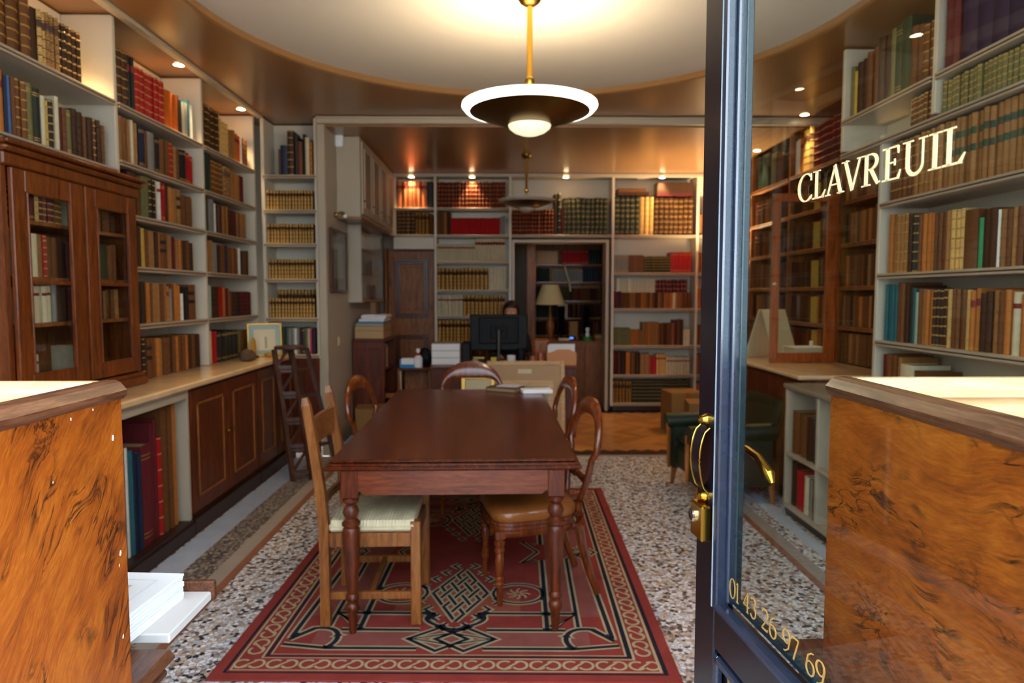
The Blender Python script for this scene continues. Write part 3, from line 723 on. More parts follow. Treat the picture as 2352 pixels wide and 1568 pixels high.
for q in mirror4([(.14, -1.09), (.53, -1.09), (.72, -1.06)]): band(q)
for q in mirror4(bz((.53, -1.09), (.49, -1.05), (.50, -.99)) + bz((.50, -.99), (.52, -.90), (.62, -.92)) + [(.705, -1.02)]): band(q, .022)
for q in mirror4([(.10, -.77), (.56, -.77), (.44, -.90)]): band(q)
for q in mirror4([(.42, -.93), (.42, -.12)]): band(q)
for q in mirror4([(.70, -1.0), (.655, .0)]): band(q)
for q in mirror4([(.56, -.90), (.56, -.10), (.655, .0)]): band(q, .016)
for q in mirror4([(.40, .0), (.31, -.16), (.40, -.12)]): band(q, .014)
for q in mirror4(bz((.10, -.77), (.20, -.84), (.0, -.93), 12)): band(q, .020)
for s1 in (1, -1):
    for s2 in (1, -1): band(arc(s1 * .29, s2 * .555, .125, .11, 0, 345, 26), .014, closed=True)
# interlaced lattices: diagonal strands rising and dipping at each crossing
def lattice(cx, cy, hw, hh, n, w):
    dx = 2 * hw / n; 
    for fam in (1, -1):
        for i in range(-2 * n, 2 * n + 1):
            pts = []; dz = []
            for k in range(0, 4 * n + 1):
                x = -hw + k * dx / 2; y = fam * (x) * hh / hw + i * 2 * hh / n
                if abs(x) / hw + abs(y) / hh <= 1.02 + 1e-6:
                    pts.append((cx + x, cy + y)); dz.append(.0009 * (1 if (k + (0 if fam == 1 else 1)) % 2 else 0))
            if len(pts) >= 2: band(pts, w, .0088, dz=dz)
    # looped outline
for cy, hh in ((-.555, .40), (.555, .40)):
    lattice(0, cy, .17, hh * .93, 5, .016)
    for sx in (1, -1):
        for k in range(4): 
            x0 = sx * (.035 + .045 * k)
            for sy in (1, -1): band([(x0, cy + sy * (.375 - .085 * k)), (x0 + sx * .03, cy + sy * (.345 - .085 * k)), (x0, cy + sy * (.31 - .085 * k))], .014)
for cy in (-1.01, 1.01):
    for o in (-.06, .06):
        band([(o - .13, cy), (o, cy + .10), (o + .13, cy), (o, cy - .10)], .018, closed=True)
    band([(-.17, cy), (0, cy + .05), (.17, cy), (0, cy - .05)], .012, .0092, closed=True)
for sx in (1, -1):
    band([(sx * .66, -.10), (sx * .73, 0), (sx * .66, .10), (sx * .59, 0)], .014, closed=True); band([(sx * .62, -.07), (sx * .70, .07)], .012, .0092); band([(sx * .70, -.07), (sx * .62, .07)], .012, .0096)
kn.build('knotwork', ['rug_navy', 'rug_cream'], rug)
fw = MB()
for s1 in (1, -1):
    for s2 in (1, -1):
        for k in range(8):
            a = k * math.pi / 4; rib(fw, [(s1 * .29 + r * math.cos(a + .25 * math.sin(r * 60)), s2 * .555 + r * math.sin(a + .25 * math.sin(r * 60))) for r in (.012, .03, .045, .06)], .010, .0088, 0)
fw.build('flower', 'rug_cream', rug)['kind'] = 'stuff'

# ------------------------------------------------------------------ long table
T = thing('dining_table', 'long dark mahogany table with turned legs on the red rug', 'table', (-.215, 2.897, .0108), R(1.0))
zt = .777
m = MB(); m.box(-.535, .025, zt - .014, .535, 2.245, zt, b=.006); m.build('table_top', 'mahog_x', T)
m = MB(); m.prism([(-.56, zt - .04), (.56, zt - .04), (.56, zt - .04), (.552, zt - .02), (.54, zt - .0142), (-.54, zt - .0142), (-.552, zt - .02)], 1, .0, 2.27)
m2 = MB(); m2.box(-.56, 0, zt - .044, .56, 2.27, zt - .024, b=.010); m2.box(-.548, .012, zt - .026, .548, 2.258, zt - .0142, b=.004); m2.build('edge_moulding', 'mahog_x', T)
for (a, b) in (((-.44, .075, .40), None),): pass
ap = MB(); ap.prism([(-.425, .628), (-.405, .642), (-.385, .625), (.385, .625), (.405, .642), (.425, .628), (.425, zt - .044), (-.425, zt - .044)], 1, .018, .04); ap.build('apron', 'apron', T)
ap = MB(); ap.box(-.425, 2.22, .625, .425, 2.24, zt - .044, b=.003); ap.build('apron', 'apron', T)
for s in (-1, 1): MB().box(s * .475, .10, .625, s * .455, 2.17, zt - .044, b=.003).build('apron', 'mahog', T)
legp = [(.014, 0), (.017, .012), (.020, .085), (.029, .10), (.0315, .112), (.029, .124), (.022, .132), (.022, .140), (.028, .148), (.0295, .156), (.027, .164), (.022, .172), (.029, .24), (.036, .36), (.0385, .435), (.037, .452), (.030, .460), (.040, .468), (.041, .478), (.032, .486), (.025, .496), (.033, .512), (.036, .525), (.030, .542), (.022, .553), (.026, .560), (.034, .568), (.034, .578), (.028, .586), (.032, .590)]
for sx in (-1, 1):
    for yy in (.045, 2.225):
        lg = MB(); lg.lathe([(r_, z_ * 1.042) for r_, z_ in legp], (sx * .448, yy, 0), 18); lg.box(sx * .448 - .037, yy - .037, .613, sx * .448 + .037, yy + .037, zt - .044, b=.004); lg.build('leg', 'mahog', T)
# book and white pad on the table
tb = thing('book', 'brown closed book under the white leaflet on the table corner', 'book', (.02, 5.05, .7885), R(-28))
MB().box(-.12, -.085, 0, .12, .085, .004, b=.001).box(-.12, -.085, .028, .12, .085, .032, b=.001).box(-.12, -.087, 0, -.115, .085, .032, b=.001).build('cover', plain('brown_book_cover', '5a2818', .4), tb); BX(-.114, -.08, .004, .116, .08, .028).build('page_block', 'pages', tb)
tag(MB().box(-.11, -.06, 0, .11, .06, .028, b=.004).build('notebook', 'whitecool'), 'thick white notebook lying at the far table corner', 'notebook'); o = bpy.data.objects['notebook']; o.location = (.245, 4.945, .7885); o.rotation_euler = (0, 0, R(8))
tag(MB().box(-.085, -.06, 0, .085, .06, .003, b=.001).build('leaflet', 'lilac'), 'pale leaflet lying on the brown book on the table', 'leaflet'); o = bpy.data.objects['leaflet']; o.location = (.05, 5.07, .821); o.rotation_euler = (0, 0, R(-20))

# ------------------------------------------------------------------ chairs
rc = thing('rush_chair', 'light oak ladder-back chair with a woven rush seat at the table corner', 'chair', (-.80, 2.99, .0108), R(1))
def postx(z): return -.02 if z < .45 else -.02 - .075 * ((z - .45) / .58) ** 1.3
for yy in (.02, .45):
    p = MB(); p.tube([(postx(z) + .02, yy, z) for z in (0, .2, .45, .6, .75, .9, 1.0, 1.035)], [.031, .03, .031, .03, .028, .026, .025, .016], 4, smooth=False, upv=(0, 1, 0)); p.build('back_post', 'oak', rc)
for yy in (.02, .45):
    MB().box(.385, yy - .022, 0, .43, yy + .022, .478, b=.004).build('front_leg', 'oak', rc)
    MB().box(.02, yy - .012, .36, .39, yy + .012, .425, b=.003).build('seat_rail', 'oak', rc); MB().box(.02, yy - .011, .118, .39, yy + .011, .152, b=.003).build('stretcher', 'oak', rc)
MB().box(.39, .04, .36, .415, .43, .425, b=.003).build('seat_rail', 'oak_y', rc); MB().box(.19, .03, .122, .215, .44, .150, b=.003).build('stretcher', 'oak_y', rc)
for z0, z1, k in ((.80, .93, .0), (.52, .56, .0)):
    b = MB(); x = postx((z0 + z1) / 2)
    b.tube([(x + .02 - .02 * math.sin(math.pi * t), .03 + .41 * t, (z0 + z1) / 2) for t in [i / 8 for i in range(9)]], [(.012, (z1 - z0) * .7)] * 9, 4, smooth=False); b.build('back_slat', 'oak_y', rc)
st = MB(); n = 26
for i in range(n):
    x0 = .03 + .37 * i / n; st.tube([(x0 + .0075, .0, .455), (x0 + .0075, .012, .478), (x0 + .0075, .12, .487 - .006 * math.sin(i)), (x0 + .0075, .235, .482), (x0 + .0075, .35, .487), (x0 + .0075, .458, .478), (x0 + .0075, .470, .455)], .0082, 6)
st.box(.02, .0, .43, .40, .47, .47, b=.012); st.build('seat', 'rush', rc)['kind'] = 'stuff'

def balloon_chair(label, loc, rz, wide=1.0):
    """faces local +x; backrest over the origin end"""
    t = thing('balloon_back_chair', label, 'chair', (*loc, .0108), rz)
    w = .20
    seat = MB()
    for k, (z, s) in enumerate(((.415, 1.0),)): pass
    def outline(s, nn=24):
        P = []
        for i in range(nn):
            a = 2 * math.pi * i / nn; c, s_ = math.cos(a), math.sin(a)
            x = .215 + .215 * s * math.copysign(abs(c) ** .45, c); wy = (.185 + .04 * (x / .43)) * s; P.append((x, wy * math.copysign(abs(s_) ** .45, s_)))
        return P
    V = []; F = []; lv = ((1.0, .408), (1.04, .425), (1.04, .448), (.97, .468), (.8, .48), (.45, .486), (.02, .488)); nn = 24
    for s, z in lv: V += [(x, y, z) for x, y in outline(s, nn)]
    for a in range(len(lv) - 1):
        for i in range(nn): j = (i + 1) % nn; F.append((a * nn + i, a * nn + j, a * nn + nn + j, a * nn + nn + i))
    F.append(list(range(nn))); F.append(list(range((len(lv) - 1) * nn, len(lv) * nn)))
    seat.add(V, F, 0, True); seat.build('seat', 'leather_tan', t, 50)
    fr = MB(); V = []; F = []; lv = ((1.0, .335), (1.03, .345), (1.03, .365), (1.0, .372), (1.0, .385), (1.035, .392), (1.035, .406), (1.0, .41))
    for s, z in lv: V += [(x, y, z) for x, y in outline(s, nn)]
    for a in range(len(lv) - 1):
        for i in range(nn): j = (i + 1) % nn; F.append((a * nn + i, a * nn + j, a * nn + nn + j, a * nn + nn + i))
    F.append(list(range(nn))); F.append(list(range((len(lv) - 1) * nn, len(lv) * nn)))
    fr.add(V, F, 0, True); fr.build('seat_frame', 'balloon', t, 40)
    lp = [(.011, 0), (.014, .01), (.016, .09), (.023, .10), (.024, .112), (.018, .12), (.022, .13), (.022, .138), (.016, .146), (.018, .16), (.024, .22), (.020, .26), (.026, .268), (.026, .278), (.020, .286), (.027, .298), (.027, .31), (.018, .32), (.021, .33)]
    for yy in (-.19, .19):
        l = MB(); l.lathe(lp, (.40, yy, 0), 14); l.box(.375, yy - .024, .328, .425, yy + .024, .37, b=.004); l.build('leg', 'balloon', t)
        l = MB(); l.tube([(-.10, yy * .95, .008), (-.055, yy * .95, .12), (-.02, yy * .95, .25), (.0, yy * .95, .36), (.0, yy * .95, .42)], [.018, .02, .023, .027, .028], 6, smooth=False); l.build('leg', 'balloon', t)
    # backrest hoop
    hp = []; rd = []
    for i in range(33):
        a = -205 + 230 * i / 32 if False else None
    N = 32
    for i in range(N + 1):
        u = i / N; ang = R(-60 + 300 * u)          # from lower right round the top to lower left
        yy = .205 * wide * math.copysign(abs(math.cos(ang)) ** .8, math.cos(ang)) * (1.0 if math.sin(ang) > 0 else .80 + .0); zz = .695 + (.228 - .25 * (wide - 1)) * math.sin(ang) * (1.0 if math.sin(ang) > 0 else 1.25)
        xx = -.02 - .11 * max(0, (zz - .42)) / .55
        crest = max(0, math.sin(ang)) ** 3
        hp.append((xx, yy, zz)); rd.append((.018 + (.028 + .14 * (wide - 1)) * crest, .017 + .003 * crest))
    ends = [(.0, .17, .42)]; hp = [(.0, .175, .41)] + hp[:] + [(.0, -.175, .41)]; rd = [(.024, .022)] + rd + [(.024, .022)]
    hb = MB()
    # frame the tube so that its first axis lies in the plane of the back
    hb.tube(hp, rd, 8, upv=(1, 0, .2)); hb.build('back_hoop', 'balloon', t, 60)
    cr = MB(); cr.tube([(-.055, -.17, .575), (-.052, -.08, .565), (-.05, 0, .575), (-.052, .08, .565), (-.055, .17, .575)], [(.012, .018), (.012, .026), (.012, .02), (.012, .026), (.012, .018)], 6, upv=(0, 0, 1)); cr.build('back_rail', 'balloon', t)
    return t
balloon_chair('mahogany balloon-back chair with a tan leather seat, nearest the shop door', (.335, 3.46), R(192))
balloon_chair('mahogany balloon-back chair further along the table on the armchair side', (.32, 4.42), R(192))
balloon_chair('mahogany balloon-back chair on the step ladder side of the table', (-.84, 4.43), R(-14))
balloon_chair('mahogany balloon-back chair at the head of the table before the desk', (-.26, 5.56), R(-90), 1.22)

# ------------------------------------------------------------------ library steps
ld = thing('step_ladder', 'narrow worn wooden library steps with crossed braces by the worktop end', 'ladder', (-1.64, 5.42, .003), R(0))
A0, A1 = Vector((-.05, .02, 0)), Vector((-.24, .20, 1.05)); B0, B1 = Vector((.09, .06, 0)), Vector((-.12, .24, 1.05)); off = Vector((.13, .30, 0)); off1 = Vector((.10, .12, 0))
for (p, q) in ((A0, A1), (B0, B1), (A0 + off, A1 + off1), (B0 + off, B1 + off1)):
    MB().bar(p, q, .035, .03).build('stile', 'ladderwood', ld)
for k in range(5):
    t0 = .06 + .2 * k; t1 = t0 + .17
    a = A0.lerp(A1, t0); b = B0.lerp(B1, t0)
    MB().bar(a, b, .018, .03).build('rung', 'ladderwood', ld)
    MB().bar(a, B0.lerp(B1, t1), .016, .02).build('cross_brace', 'ladderwood', ld)
for k in range(4):
    t0 = .22 + .2 * k; b = B0.lerp(B1, t0); c = (B0 + off).lerp(B1 + off1, t0); a = A0.lerp(A1, t0)
    n = (b - a) * .9
    MB().add([b, c, c - n, b - n] + [p + Vector((0, 0, .02)) for p in (b, c, c - n, b - n)], [(0, 1, 2, 3), (4, 5, 6, 7), (0, 1, 5, 4), (1, 2, 6, 5), (2, 3, 7, 6), (3, 0, 4, 7)]).build('tread', 'ladderwood', ld)
MB().lathe([(.0, 1.05), (.125, 1.05), (.13, 1.06), (.125, 1.075), (0, 1.075)], (-.13, .27, 0), 24).build('top_platform', 'ladderwood', ld)

# ------------------------------------------------------------------ things on the left worktop
pf = thing('framed_picture', 'small gilt-framed drawing with a pale blue mat leaning on the worktop', 'picture', (-2.085, 6.0, .964), R(28))
pf.rotation_euler = (R(-7), 0, R(28))
for (a, b, c, d) in ((-.145, -.13, 0, .29), (.13, .145, 0, .29), (-.13, .13, 0, .016), (-.13, .13, .274, .29)): MB().box(a, -.01, c, b, .01, d, b=.003).build('frame_side', 'goldframe', pf)
BX(-.13, -.002, .016, .13, .006, .274).build('mat_board', 'paleblue', pf); BX(-.09, -.004, .05, .09, -.001, .235).build('drawing', 'cream', pf)
BX(-.0, -.006, .07, .018, -.003, .17).build('figure', 'greymat', pf)
ob = thing('obelisk', 'small ochre obelisk on a dark foot before the gilt picture', 'ornament', (-2.13, 5.84, .964))
MB().box(-.035, -.035, 0, .035, .035, .02, b=.004).build('foot', 'plinth', ob)
m = MB(); m.add([(-.024, -.024, .02), (.024, -.024, .02), (.024, .024, .02), (-.024, .024, .02), (-.015, -.015, .15), (.015, -.015, .15), (.015, .015, .15), (-.015, .015, .15), (0, 0, .18)], [(0, 1, 5, 4), (1, 2, 6, 5), (2, 3, 7, 6), (3, 0, 4, 7), (4, 5, 8), (5, 6, 8), (6, 7, 8), (7, 4, 8), (0, 1, 2, 3)]); m.build('shaft', 'ochre', ob)
def rock(name, c, r, sq, mat, seed):
    rn = random.Random(seed); mb = MB(); prof = []; V = []; F = []; n, k = 12, 7
    for a in range(k):
        ph = math.pi * a / (k - 1)
        for i in range(n):
            q = 2 * math.pi * i / n; rr = r * (1 + rn.uniform(-.18, .18)); V.append((rr * math.sin(ph) * math.cos(q) * sq[0], rr * math.sin(ph) * math.sin(q) * sq[1], max(0, r * sq[2] * .8 - rr * math.cos(ph) * sq[2])))
    for a in range(k - 1):
        for i in range(n): F.append((a * n + i, a * n + (i + 1) % n, a * n + n + (i + 1) % n, a * n + n + i))
    mb.add(V, F, 0, True); o = mb.build(name, mat, sharp=25); o.location = c; return o
tag(rock('rock', (-2.08, 5.56, .9635), .07, (1.0, .9, .75), 'stone', 4), 'rough brown rock on the marble worktop', 'rock')
tag(rock('brass_shell', (-2.03, 5.93, .9635), .03, (1.2, .9, .7), 'goldframe', 9), 'small golden trinket beside the obelisk', 'ornament')

# ------------------------------------------------------------------ pendants and downlights
def pendant(label, loc, k, lit):
    t = thing('pendant_lamp', label, 'lamp', loc)
    def L_(prof, n=40): return MB().lathe([(r * k, z * k) for r, z in prof], n=n)
    L_([(.0, -.055), (.03, -.052), (.055, -.035), (.07, -.012), (.072, 0), (0, 0)], 24).build('canopy', 'brassdark', t)
    L_([(.017, -.05), (.017, -.44), (.019, -.445), (.026, -.45), (.027, -.485), (.024, -.49), (.012, -.5), (.012, -.64)], 16).build('stem', 'brass', t)
    L_([(.34, -.632), (.365, -.625), (.382, -.605), (.380, -.593), (.360, -.593), (.33, -.612), (.30, -.627), (.30, -.633)], 64).build('glass_rim', 'lampglass' if lit else 'lampoff', t)
    L_([(.10, -.70), (.12, -.705), (.22, -.675), (.30, -.648), (.338, -.632), (.336, -.629), (.30, -.642), (.22, -.667), (.11, -.69)], 64).build('bowl', 'brassdark', t)
    L_([(.0, -.765), (.05, -.758), (.09, -.742), (.115, -.722), (.121, -.706), (.119, -.702), (.0, -.70)], 32).build('bottom_dome', 'lampdome' if lit else 'lampoff', t)
    if lit:
        for s_ in (-1, 1): MB().lathe([(0, -.735), (.018, -.728), (.022, -.715), (.016, -.7025), (0, -.7)], (s_ * .05, -.03, 0), 14).build('bulb', 'bulb', t)
    return t
P1 = (.152, 3.92, 3.158)
pendant('large lit brass pendant lamp with a glowing glass rim above the table', P1, 1.0, True)
pendant('smaller unlit brass pendant lamp in the back room', (.262, 7.6, 3.03), .82, False)
def light(name, typ, loc, e, col, **kw):
    d = bpy.data.lights.new(name, typ); d.energy = e; d.color = col
    for k, v in kw.items(): setattr(d, k, v)
    o = bpy.data.objects.new(name, d); COL.objects.link(o); o.location = loc; return o
light('pendant_lower_bulb', 'SPOT', (P1[0], P1[1], 2.385), 24, (1, .80, .52), shadow_soft_size=.05, spot_size=R(172), spot_blend=.3)
light('pendant_bulb', 'POINT', (P1[0], P1[1], 2.60), PENDANT_W, (1, .80, .50), shadow_soft_size=.06)
for a in (0, 2.1, 4.2): pass
def downlight(x, y, z, label, tilt=(0, 0), e=1.0):
    t = thing('downlight', label, 'lamp', (x, y, z))
    MB().lathe([(.036, 0), (.044, -.002), (.046, -.006), (.040, -.008), (.036, -.004)], n=20).build('ring', 'brass', t)
    MB().lathe([(0, -.004), (.036, -.004), (.036, 0), (0, 0)], n=20).build('bulb', 'bulb', t)
    s = light('downlight_beam', 'SPOT', (x, y, z - .02), SPOT_W * e, (1, .72, .38), spot_size=R(78), spot_blend=.6, shadow_soft_size=.03)
    s.rotation_euler = (R(tilt[0]), R(tilt[1]), 0); s.parent = t; s.location = (0, 0, -.02)
for k, (y, nm) in enumerate(((3.79, 'nearest the street above the glazed cabinet'), (4.93, 'above the scarlet books'), (6.07, 'next to the corner bookcase'))):
    downlight(-2.265, y, 3.109, 'small lit ceiling downlight along the ladder wall, ' + nm, (0, 14), (1, 1, .7)[k])
for y, nm in ((6.19, 'above the dark far bookcase'), (7.33, 'deepest in the far bookcase corner')): downlight(2.70, y, 3.109 if y < 6.3 else 3.029, 'small lit ceiling downlight ' + nm, (0, 10))
for k, (x, nm) in enumerate(((-1.15, 'over the orange labelled books'), (-.385, 'over the dark red folio row'), (.80, 'over the shelf behind the small pendant'), (2.02, 'over the gilt folios, nearest the door frame'))):
    downlight(x, 8.738, 2.984, 'small lit downlight in the back bookcase ' + nm, (10, 0), .5)

# ------------------------------------------------------------------ back room: wall side
wc = thing('wall_cupboard', 'taupe wall cupboard with narrow panelled doors near the ceiling', 'cupboard', (0, 0, 0))
BX(-1.617, 6.74, 2.262, -1.385, 8.70, 3.028, b=.003).build('body', 'trim', wc); BX(-1.617, 6.735, 2.235, -1.375, 8.70, 2.26, b=.003).build('bottom_rail', 'soffit', wc)
for k in range(4):
    y0 = 6.78 + k * .475
    d = BX(-1.383, y0, 2.29, -1.365, y0 + .455, 2.99, b=.003).build('door', 'trim', wc)
    BX(-1.366, y0 + .07, 2.36, -1.361, y0 + .385, 2.92, b=.002).build('panel', 'wall', d)
    q = MB()
    for (a, b, c, e) in ((y0 + .06, y0 + .08, 2.35, 2.93), (y0 + .375, y0 + .395, 2.35, 2.93), (y0 + .08, y0 + .375, 2.35, 2.365), (y0 + .08, y0 + .375, 2.915, 2.93)): q.box(-1.366, a, c, -1.354, b, e, b=.003)
    q.build('moulding', 'trim', d)
    kb = MB(); kb.x = Matrix.Translation((-1.365, y0 + .025, 2.42)) @ Matrix.Rotation(R(90), 4, 'Y'); kb.lathe([(.006, 0), (.012, .014), (0, .022)], n=10); kb.build('knob', 'brass', d)
vc = thing('glass_showcase', 'slim wall showcase with glass doors under the wall cupboard', 'showcase', (0, 0, 0))
BX(-1.617, 7.18, 1.42, -1.475, 7.20, 2.232, b=.003).build('end_panel', 'trim', vc); BX(-1.617, 8.40, 1.42, -1.475, 8.42, 2.232, b=.003).build('end_panel', 'trim', vc)
BX(-1.617, 7.2, 1.42, -1.462, 8.4, 1.455, b=.003).build('bottom_board', 'soffit', vc); BX(-1.617, 7.2, 1.455, -1.605, 8.4, 2.23).build('back_panel', 'paint', vc)
for z in (1.72, 1.98): BX(-1.6, 7.2, z, -1.49, 8.4, z + .008).build('glass_shelf', 'pane', vc)
BX(-1.472, 7.2, 1.46, -1.468, 8.4, 2.225).build('glass_pane', 'pane', vc)
for k, (y, z, c) in enumerate(((7.35, 1.729, 'card'), (7.6, 1.989, 'cream'), (7.7, 1.456, 'greymat'), (7.95, 1.729, 'olive'), (8.15, 1.456, 'mahog'), (7.4, 1.456, 'white'))):
    o = MB().box(-.03, -.06, 0, .03, .06, .16, b=.004).build('booklet', c); o.location = (-1.55, y, z + .0005); tag(o, ('tan', 'cream', 'grey-green', 'olive', 'brown', 'white')[k] + ' booklet standing inside the slim glass showcase', 'booklet')
pf = thing('framed_print', 'dark narrow framed print on the grey side wall', 'picture', (-1.617, 0, 0))
for (a, b, c, d) in ((6.42, 6.45, 1.52, 2.13), (7.03, 7.06, 1.52, 2.13), (6.45, 7.03, 1.52, 1.55), (6.45, 7.03, 2.10, 2.13)): BX(0, a, c, .025, b, d, b=.004).build('frame_side', 'rimwood', pf)
BX(0, 6.45, 1.55, .012, 7.03, 2.10).build('mat_board', 'photo', pf); BX(.012, 6.56, 1.66, .014, 6.92, 2.0).build('print', 'greymat', pf); BX(.018, 6.45, 1.55, .02, 7.03, 2.10).build('glass_pane', 'pane', pf)
t = thing('alarm_sensor', 'white box sensor at the upper corner of the wall cupboard', 'sensor', (-1.575, 6.71, 2.92)); MB().box(-.04, -.022, 0, .04, .022, .125, b=.012).build('body', 'whitecool', t); BX(-.025, -.026, .07, .025, -.021, .11, b=.003).build('lens', 'white', t)
t = thing('picture_lamp', 'small brass wall spot with a white bulb on the grey wall', 'lamp', (-1.617, 6.66, 2.27))
m = MB(); m.x = Matrix.Rotation(R(90), 4, 'Y'); m.lathe([(.028, 0), (.028, .006), (.012, .014), (.008, .03)], n=14); m.build('wall_plate', 'brass', t)
MB().tube([(.02, 0, 0), (.05, -.01, .02), (.075, -.02, .015), (.095, -.02, -.01)], [.007, .007, .018, .02], 10).build('arm', 'brass', t); o = rock('bulb', (.105, -.02, -.035), .022, (1, 1, 1), 'whitecool', 2); o.parent = t
t = thing('light_switch', 'small cream light switch on the grey side wall', 'switch', (-1.619, 6.74, 1.0)); MB().box(0, -.035, 0, .008, .035, .09, b=.003).build('plate', 'cream', t); MB().box(.008, -.012, .025, .013, .012, .065, b=.002).build('rocker', 'cream', t)
# pedestal bookcase with a pile on top
pb = thing('pedestal_bookcase', 'squat mahogany bookcase with open shelves carrying the archive pile', 'bookcase', (-1.605, 7.28, 0))
BX(0, 0, 0, .34, .025, 1.0, b=.003).build('end_panel', 'mahog', pb); BX(.035, -.012, .1, .05, .001, .93, b=.003).build('moulding', 'mahog', pb); BX(.29, -.012, .1, .305, .001, .93, b=.003).build('moulding', 'mahog', pb)
BX(.05, -.012, .915, .29, .001, .93, b=.003).build('moulding', 'mahog', pb)
BX(0, .70, 0, .34, .725, 1.0).build('end_panel', 'mahog', pb); BX(0, .025, 0, .015, .70, 1.0).build('back_panel', 'darkwood', pb); BX(-.0, -.01, 1.0, .355, .735, 1.03, b=.006).build('top_board', 'mahog', pb)
for z in (.04, .36, .68): BX(.015, .025, z, .335, .70, z + .02).build('shelf', 'mahog', pb)
cursor = 1.031
for nm, hgt, w, d, c, lab in (('archive_box', .135, .31, .5, 'beige', 'tan archive box on the squat mahogany bookcase'), ('folder', .03, .30, .46, 'greymat', 'grey-green folder on the tan archive box'), ('folder', .014, .27, .44, 'blue', 'blue folder under the white papers')):
    t = thing(nm, lab, 'box' if 'box' in nm else 'folder', (-1.43, 7.56, cursor)); MB().box(-w / 2, -d / 2, 0, w / 2, d / 2, hgt, b=.004).build('body', c, t)
    if nm == 'archive_box': MB().box(-w / 2 - .003, -d / 2 - .003, hgt * .62, w / 2 + .003, d / 2 + .003, hgt * .66, b=.001).build('lid_edge', 'card', t)
    cursor += hgt + .001
t = thing('paper_bundle', 'loose white paper bundle on top of the archive pile', 'papers', (-1.40, 7.54, cursor)); MB().box(-.15, -.2, 0, .13, .2, .03, b=.01).build('lower_sheets', 'white', t); MB().box(-.13, -.19, .03, .15, .2, .075, b=.018).build('upper_sheets', 'white', t)
for k in range(8):
    o = MB().box(-.09, 0, 0, 0, .034, .22 + .02 * (k % 3)).build('ledger', ('mahog', 'greymat', 'cream', 'darkwood')[k % 4]); o.location = (-1.29, 7.32 + .045 * k, .701)
    tag(o, ('brown', 'grey', 'cream', 'dark')[k % 4] + ' thin ledger in the squat bookcase, ' + 'first second third fourth fifth sixth seventh eighth'.split()[k] + ' from the pillar side', 'ledger', 'ledgers in the squat bookcase')
t = thing('wooden_tray', 'small golden wooden tray jutting from the squat bookcase', 'tray', (-1.23, 7.52, .381)); MB().box(-.08, -.11, 0, .08, .11, .015, b=.003).build('base', 'oak', t); MB().box(-.08, -.11, .015, .08, -.1, .05, b=.003).build('rim', 'oak', t)
# side stand
sd = thing('side_stand', 'small red-brown side stand with the tissue box on it', 'stand', (-.93, 7.45, .0))
BX(-.2, -.2, .70, .165, .2, .72, b=.005).build('top_board', 'mahog', sd); BX(-.19, .17, .3, .16, .19, .69).build('back_panel', 'darkwood', sd)
for x in (-.19, .14):
    for y in (-.19, .17): BX(x, y, 0, x + .02, y + .02, .70).build('leg', 'darkwood', sd)
BX(-.2, -.2, .40, .165, .2, .42, b=.003).build('shelf', 'beige', sd)
t = thing('tissue_box', 'blue and white tissue box on the side stand', 'tissue box', (-1.03, 7.36, .7205)); MB().box(-.075, -.06, 0, .075, .06, .035).build('lower_band', 'blue', t); MB().box(-.06, -.06, .035, .075, .06, .10, b=.004).build('body', 'white', t); MB().box(-.075, -.06, .035, -.06, .06, .09).build('end_band', 'blue', t)
t = thing('pump_bottle', 'white pump bottle with a red collar beside the tissue box', 'bottle', (-.915, 7.36, .7205)); MB().lathe([(.045, 0), (.048, .01), (.048, .10), (.03, .125), (.018, .13)], n=18).build('body', 'white', t); MB().lathe([(.018, .13), (.018, .15), (.012, .155)], n=14).build('collar', 'red', t); MB().lathe([(.012, .155), (.022, .17), (.022, .2), (.012, .205)], n=14).build('pump_head', 'white', t)
t = thing('handbag', 'black bag slumped behind the pump bottle', 'bag', (-.86, 7.54, .7205)); o = rock('body', (0, 0, 0), .09, (1.0, .8, 1.15), 'black', 6); o.parent = t; MB().tube([(-.06, 0, .10), (-.04, 0, .17), (.03, 0, .18), (.06, 0, .10)], .006, 6).build('strap', 'black', t)
t = thing('power_cord', 'pale power cord hanging from the side stand', 'cord', (0, 0, 0)); MB().tube([(-1.09, 7.24, .69), (-1.085, 7.235, .5), (-1.06, 7.23, .25), (-1.05, 7.22, .012)], .006, 6).build('cable', 'cream', t)
# desk
dk = thing('desk', 'mahogany pedestal desk carrying the black monitor', 'desk', (0, 7.1, 0))
BX(-.765, -.02, .725, .79, .82, .75, b=.006).build('desk_top', 'mahog', dk); BX(-.74, 0, .06, .765, .02, .724).build('front_panel', 'mahog', dk)
for a in (-.70, -.2, .3): BX(a, -.008, .14, a + .42, .0, .66, b=.005).build('panel', 'mahog', dk)
for x in (-.74, .40): BX(x, .02, 0, x + .36, .78, .724).build('pedestal', 'mahog', dk)
BX(-.745, -.006, 0, .77, .03, .06, b=.003).build('plinth', 'mahog', dk)
zd = .7505
t = thing('letter_tray', 'stack of three white letter drawers on the desk', 'drawers', (-.612, 7.42, zd))
for k in range(3): MB().box(-.15, -.13, .004 + k * .076, .15, .16, .074 + k * .076, b=.004).build('drawer', 'white', t)
MB().box(-.148, -.12, 0, .148, .158, .232).build('casing', 'greymat', t)
t = thing('desk_speaker', 'black desk speaker between letter drawers and monitor', 'speaker', (-.40, 7.45, zd)); MB().box(-.05, -.05, 0, .05, .06, .24, b=.015).build('body', 'black', t); BX(-.04, -.054, .03, .04, -.049, .2, b=.002).build('grille', 'darkgrey', t)
mo = thing('monitor', 'black computer monitor seen from behind on the desk', 'monitor', (-.045, 7.55, zd))
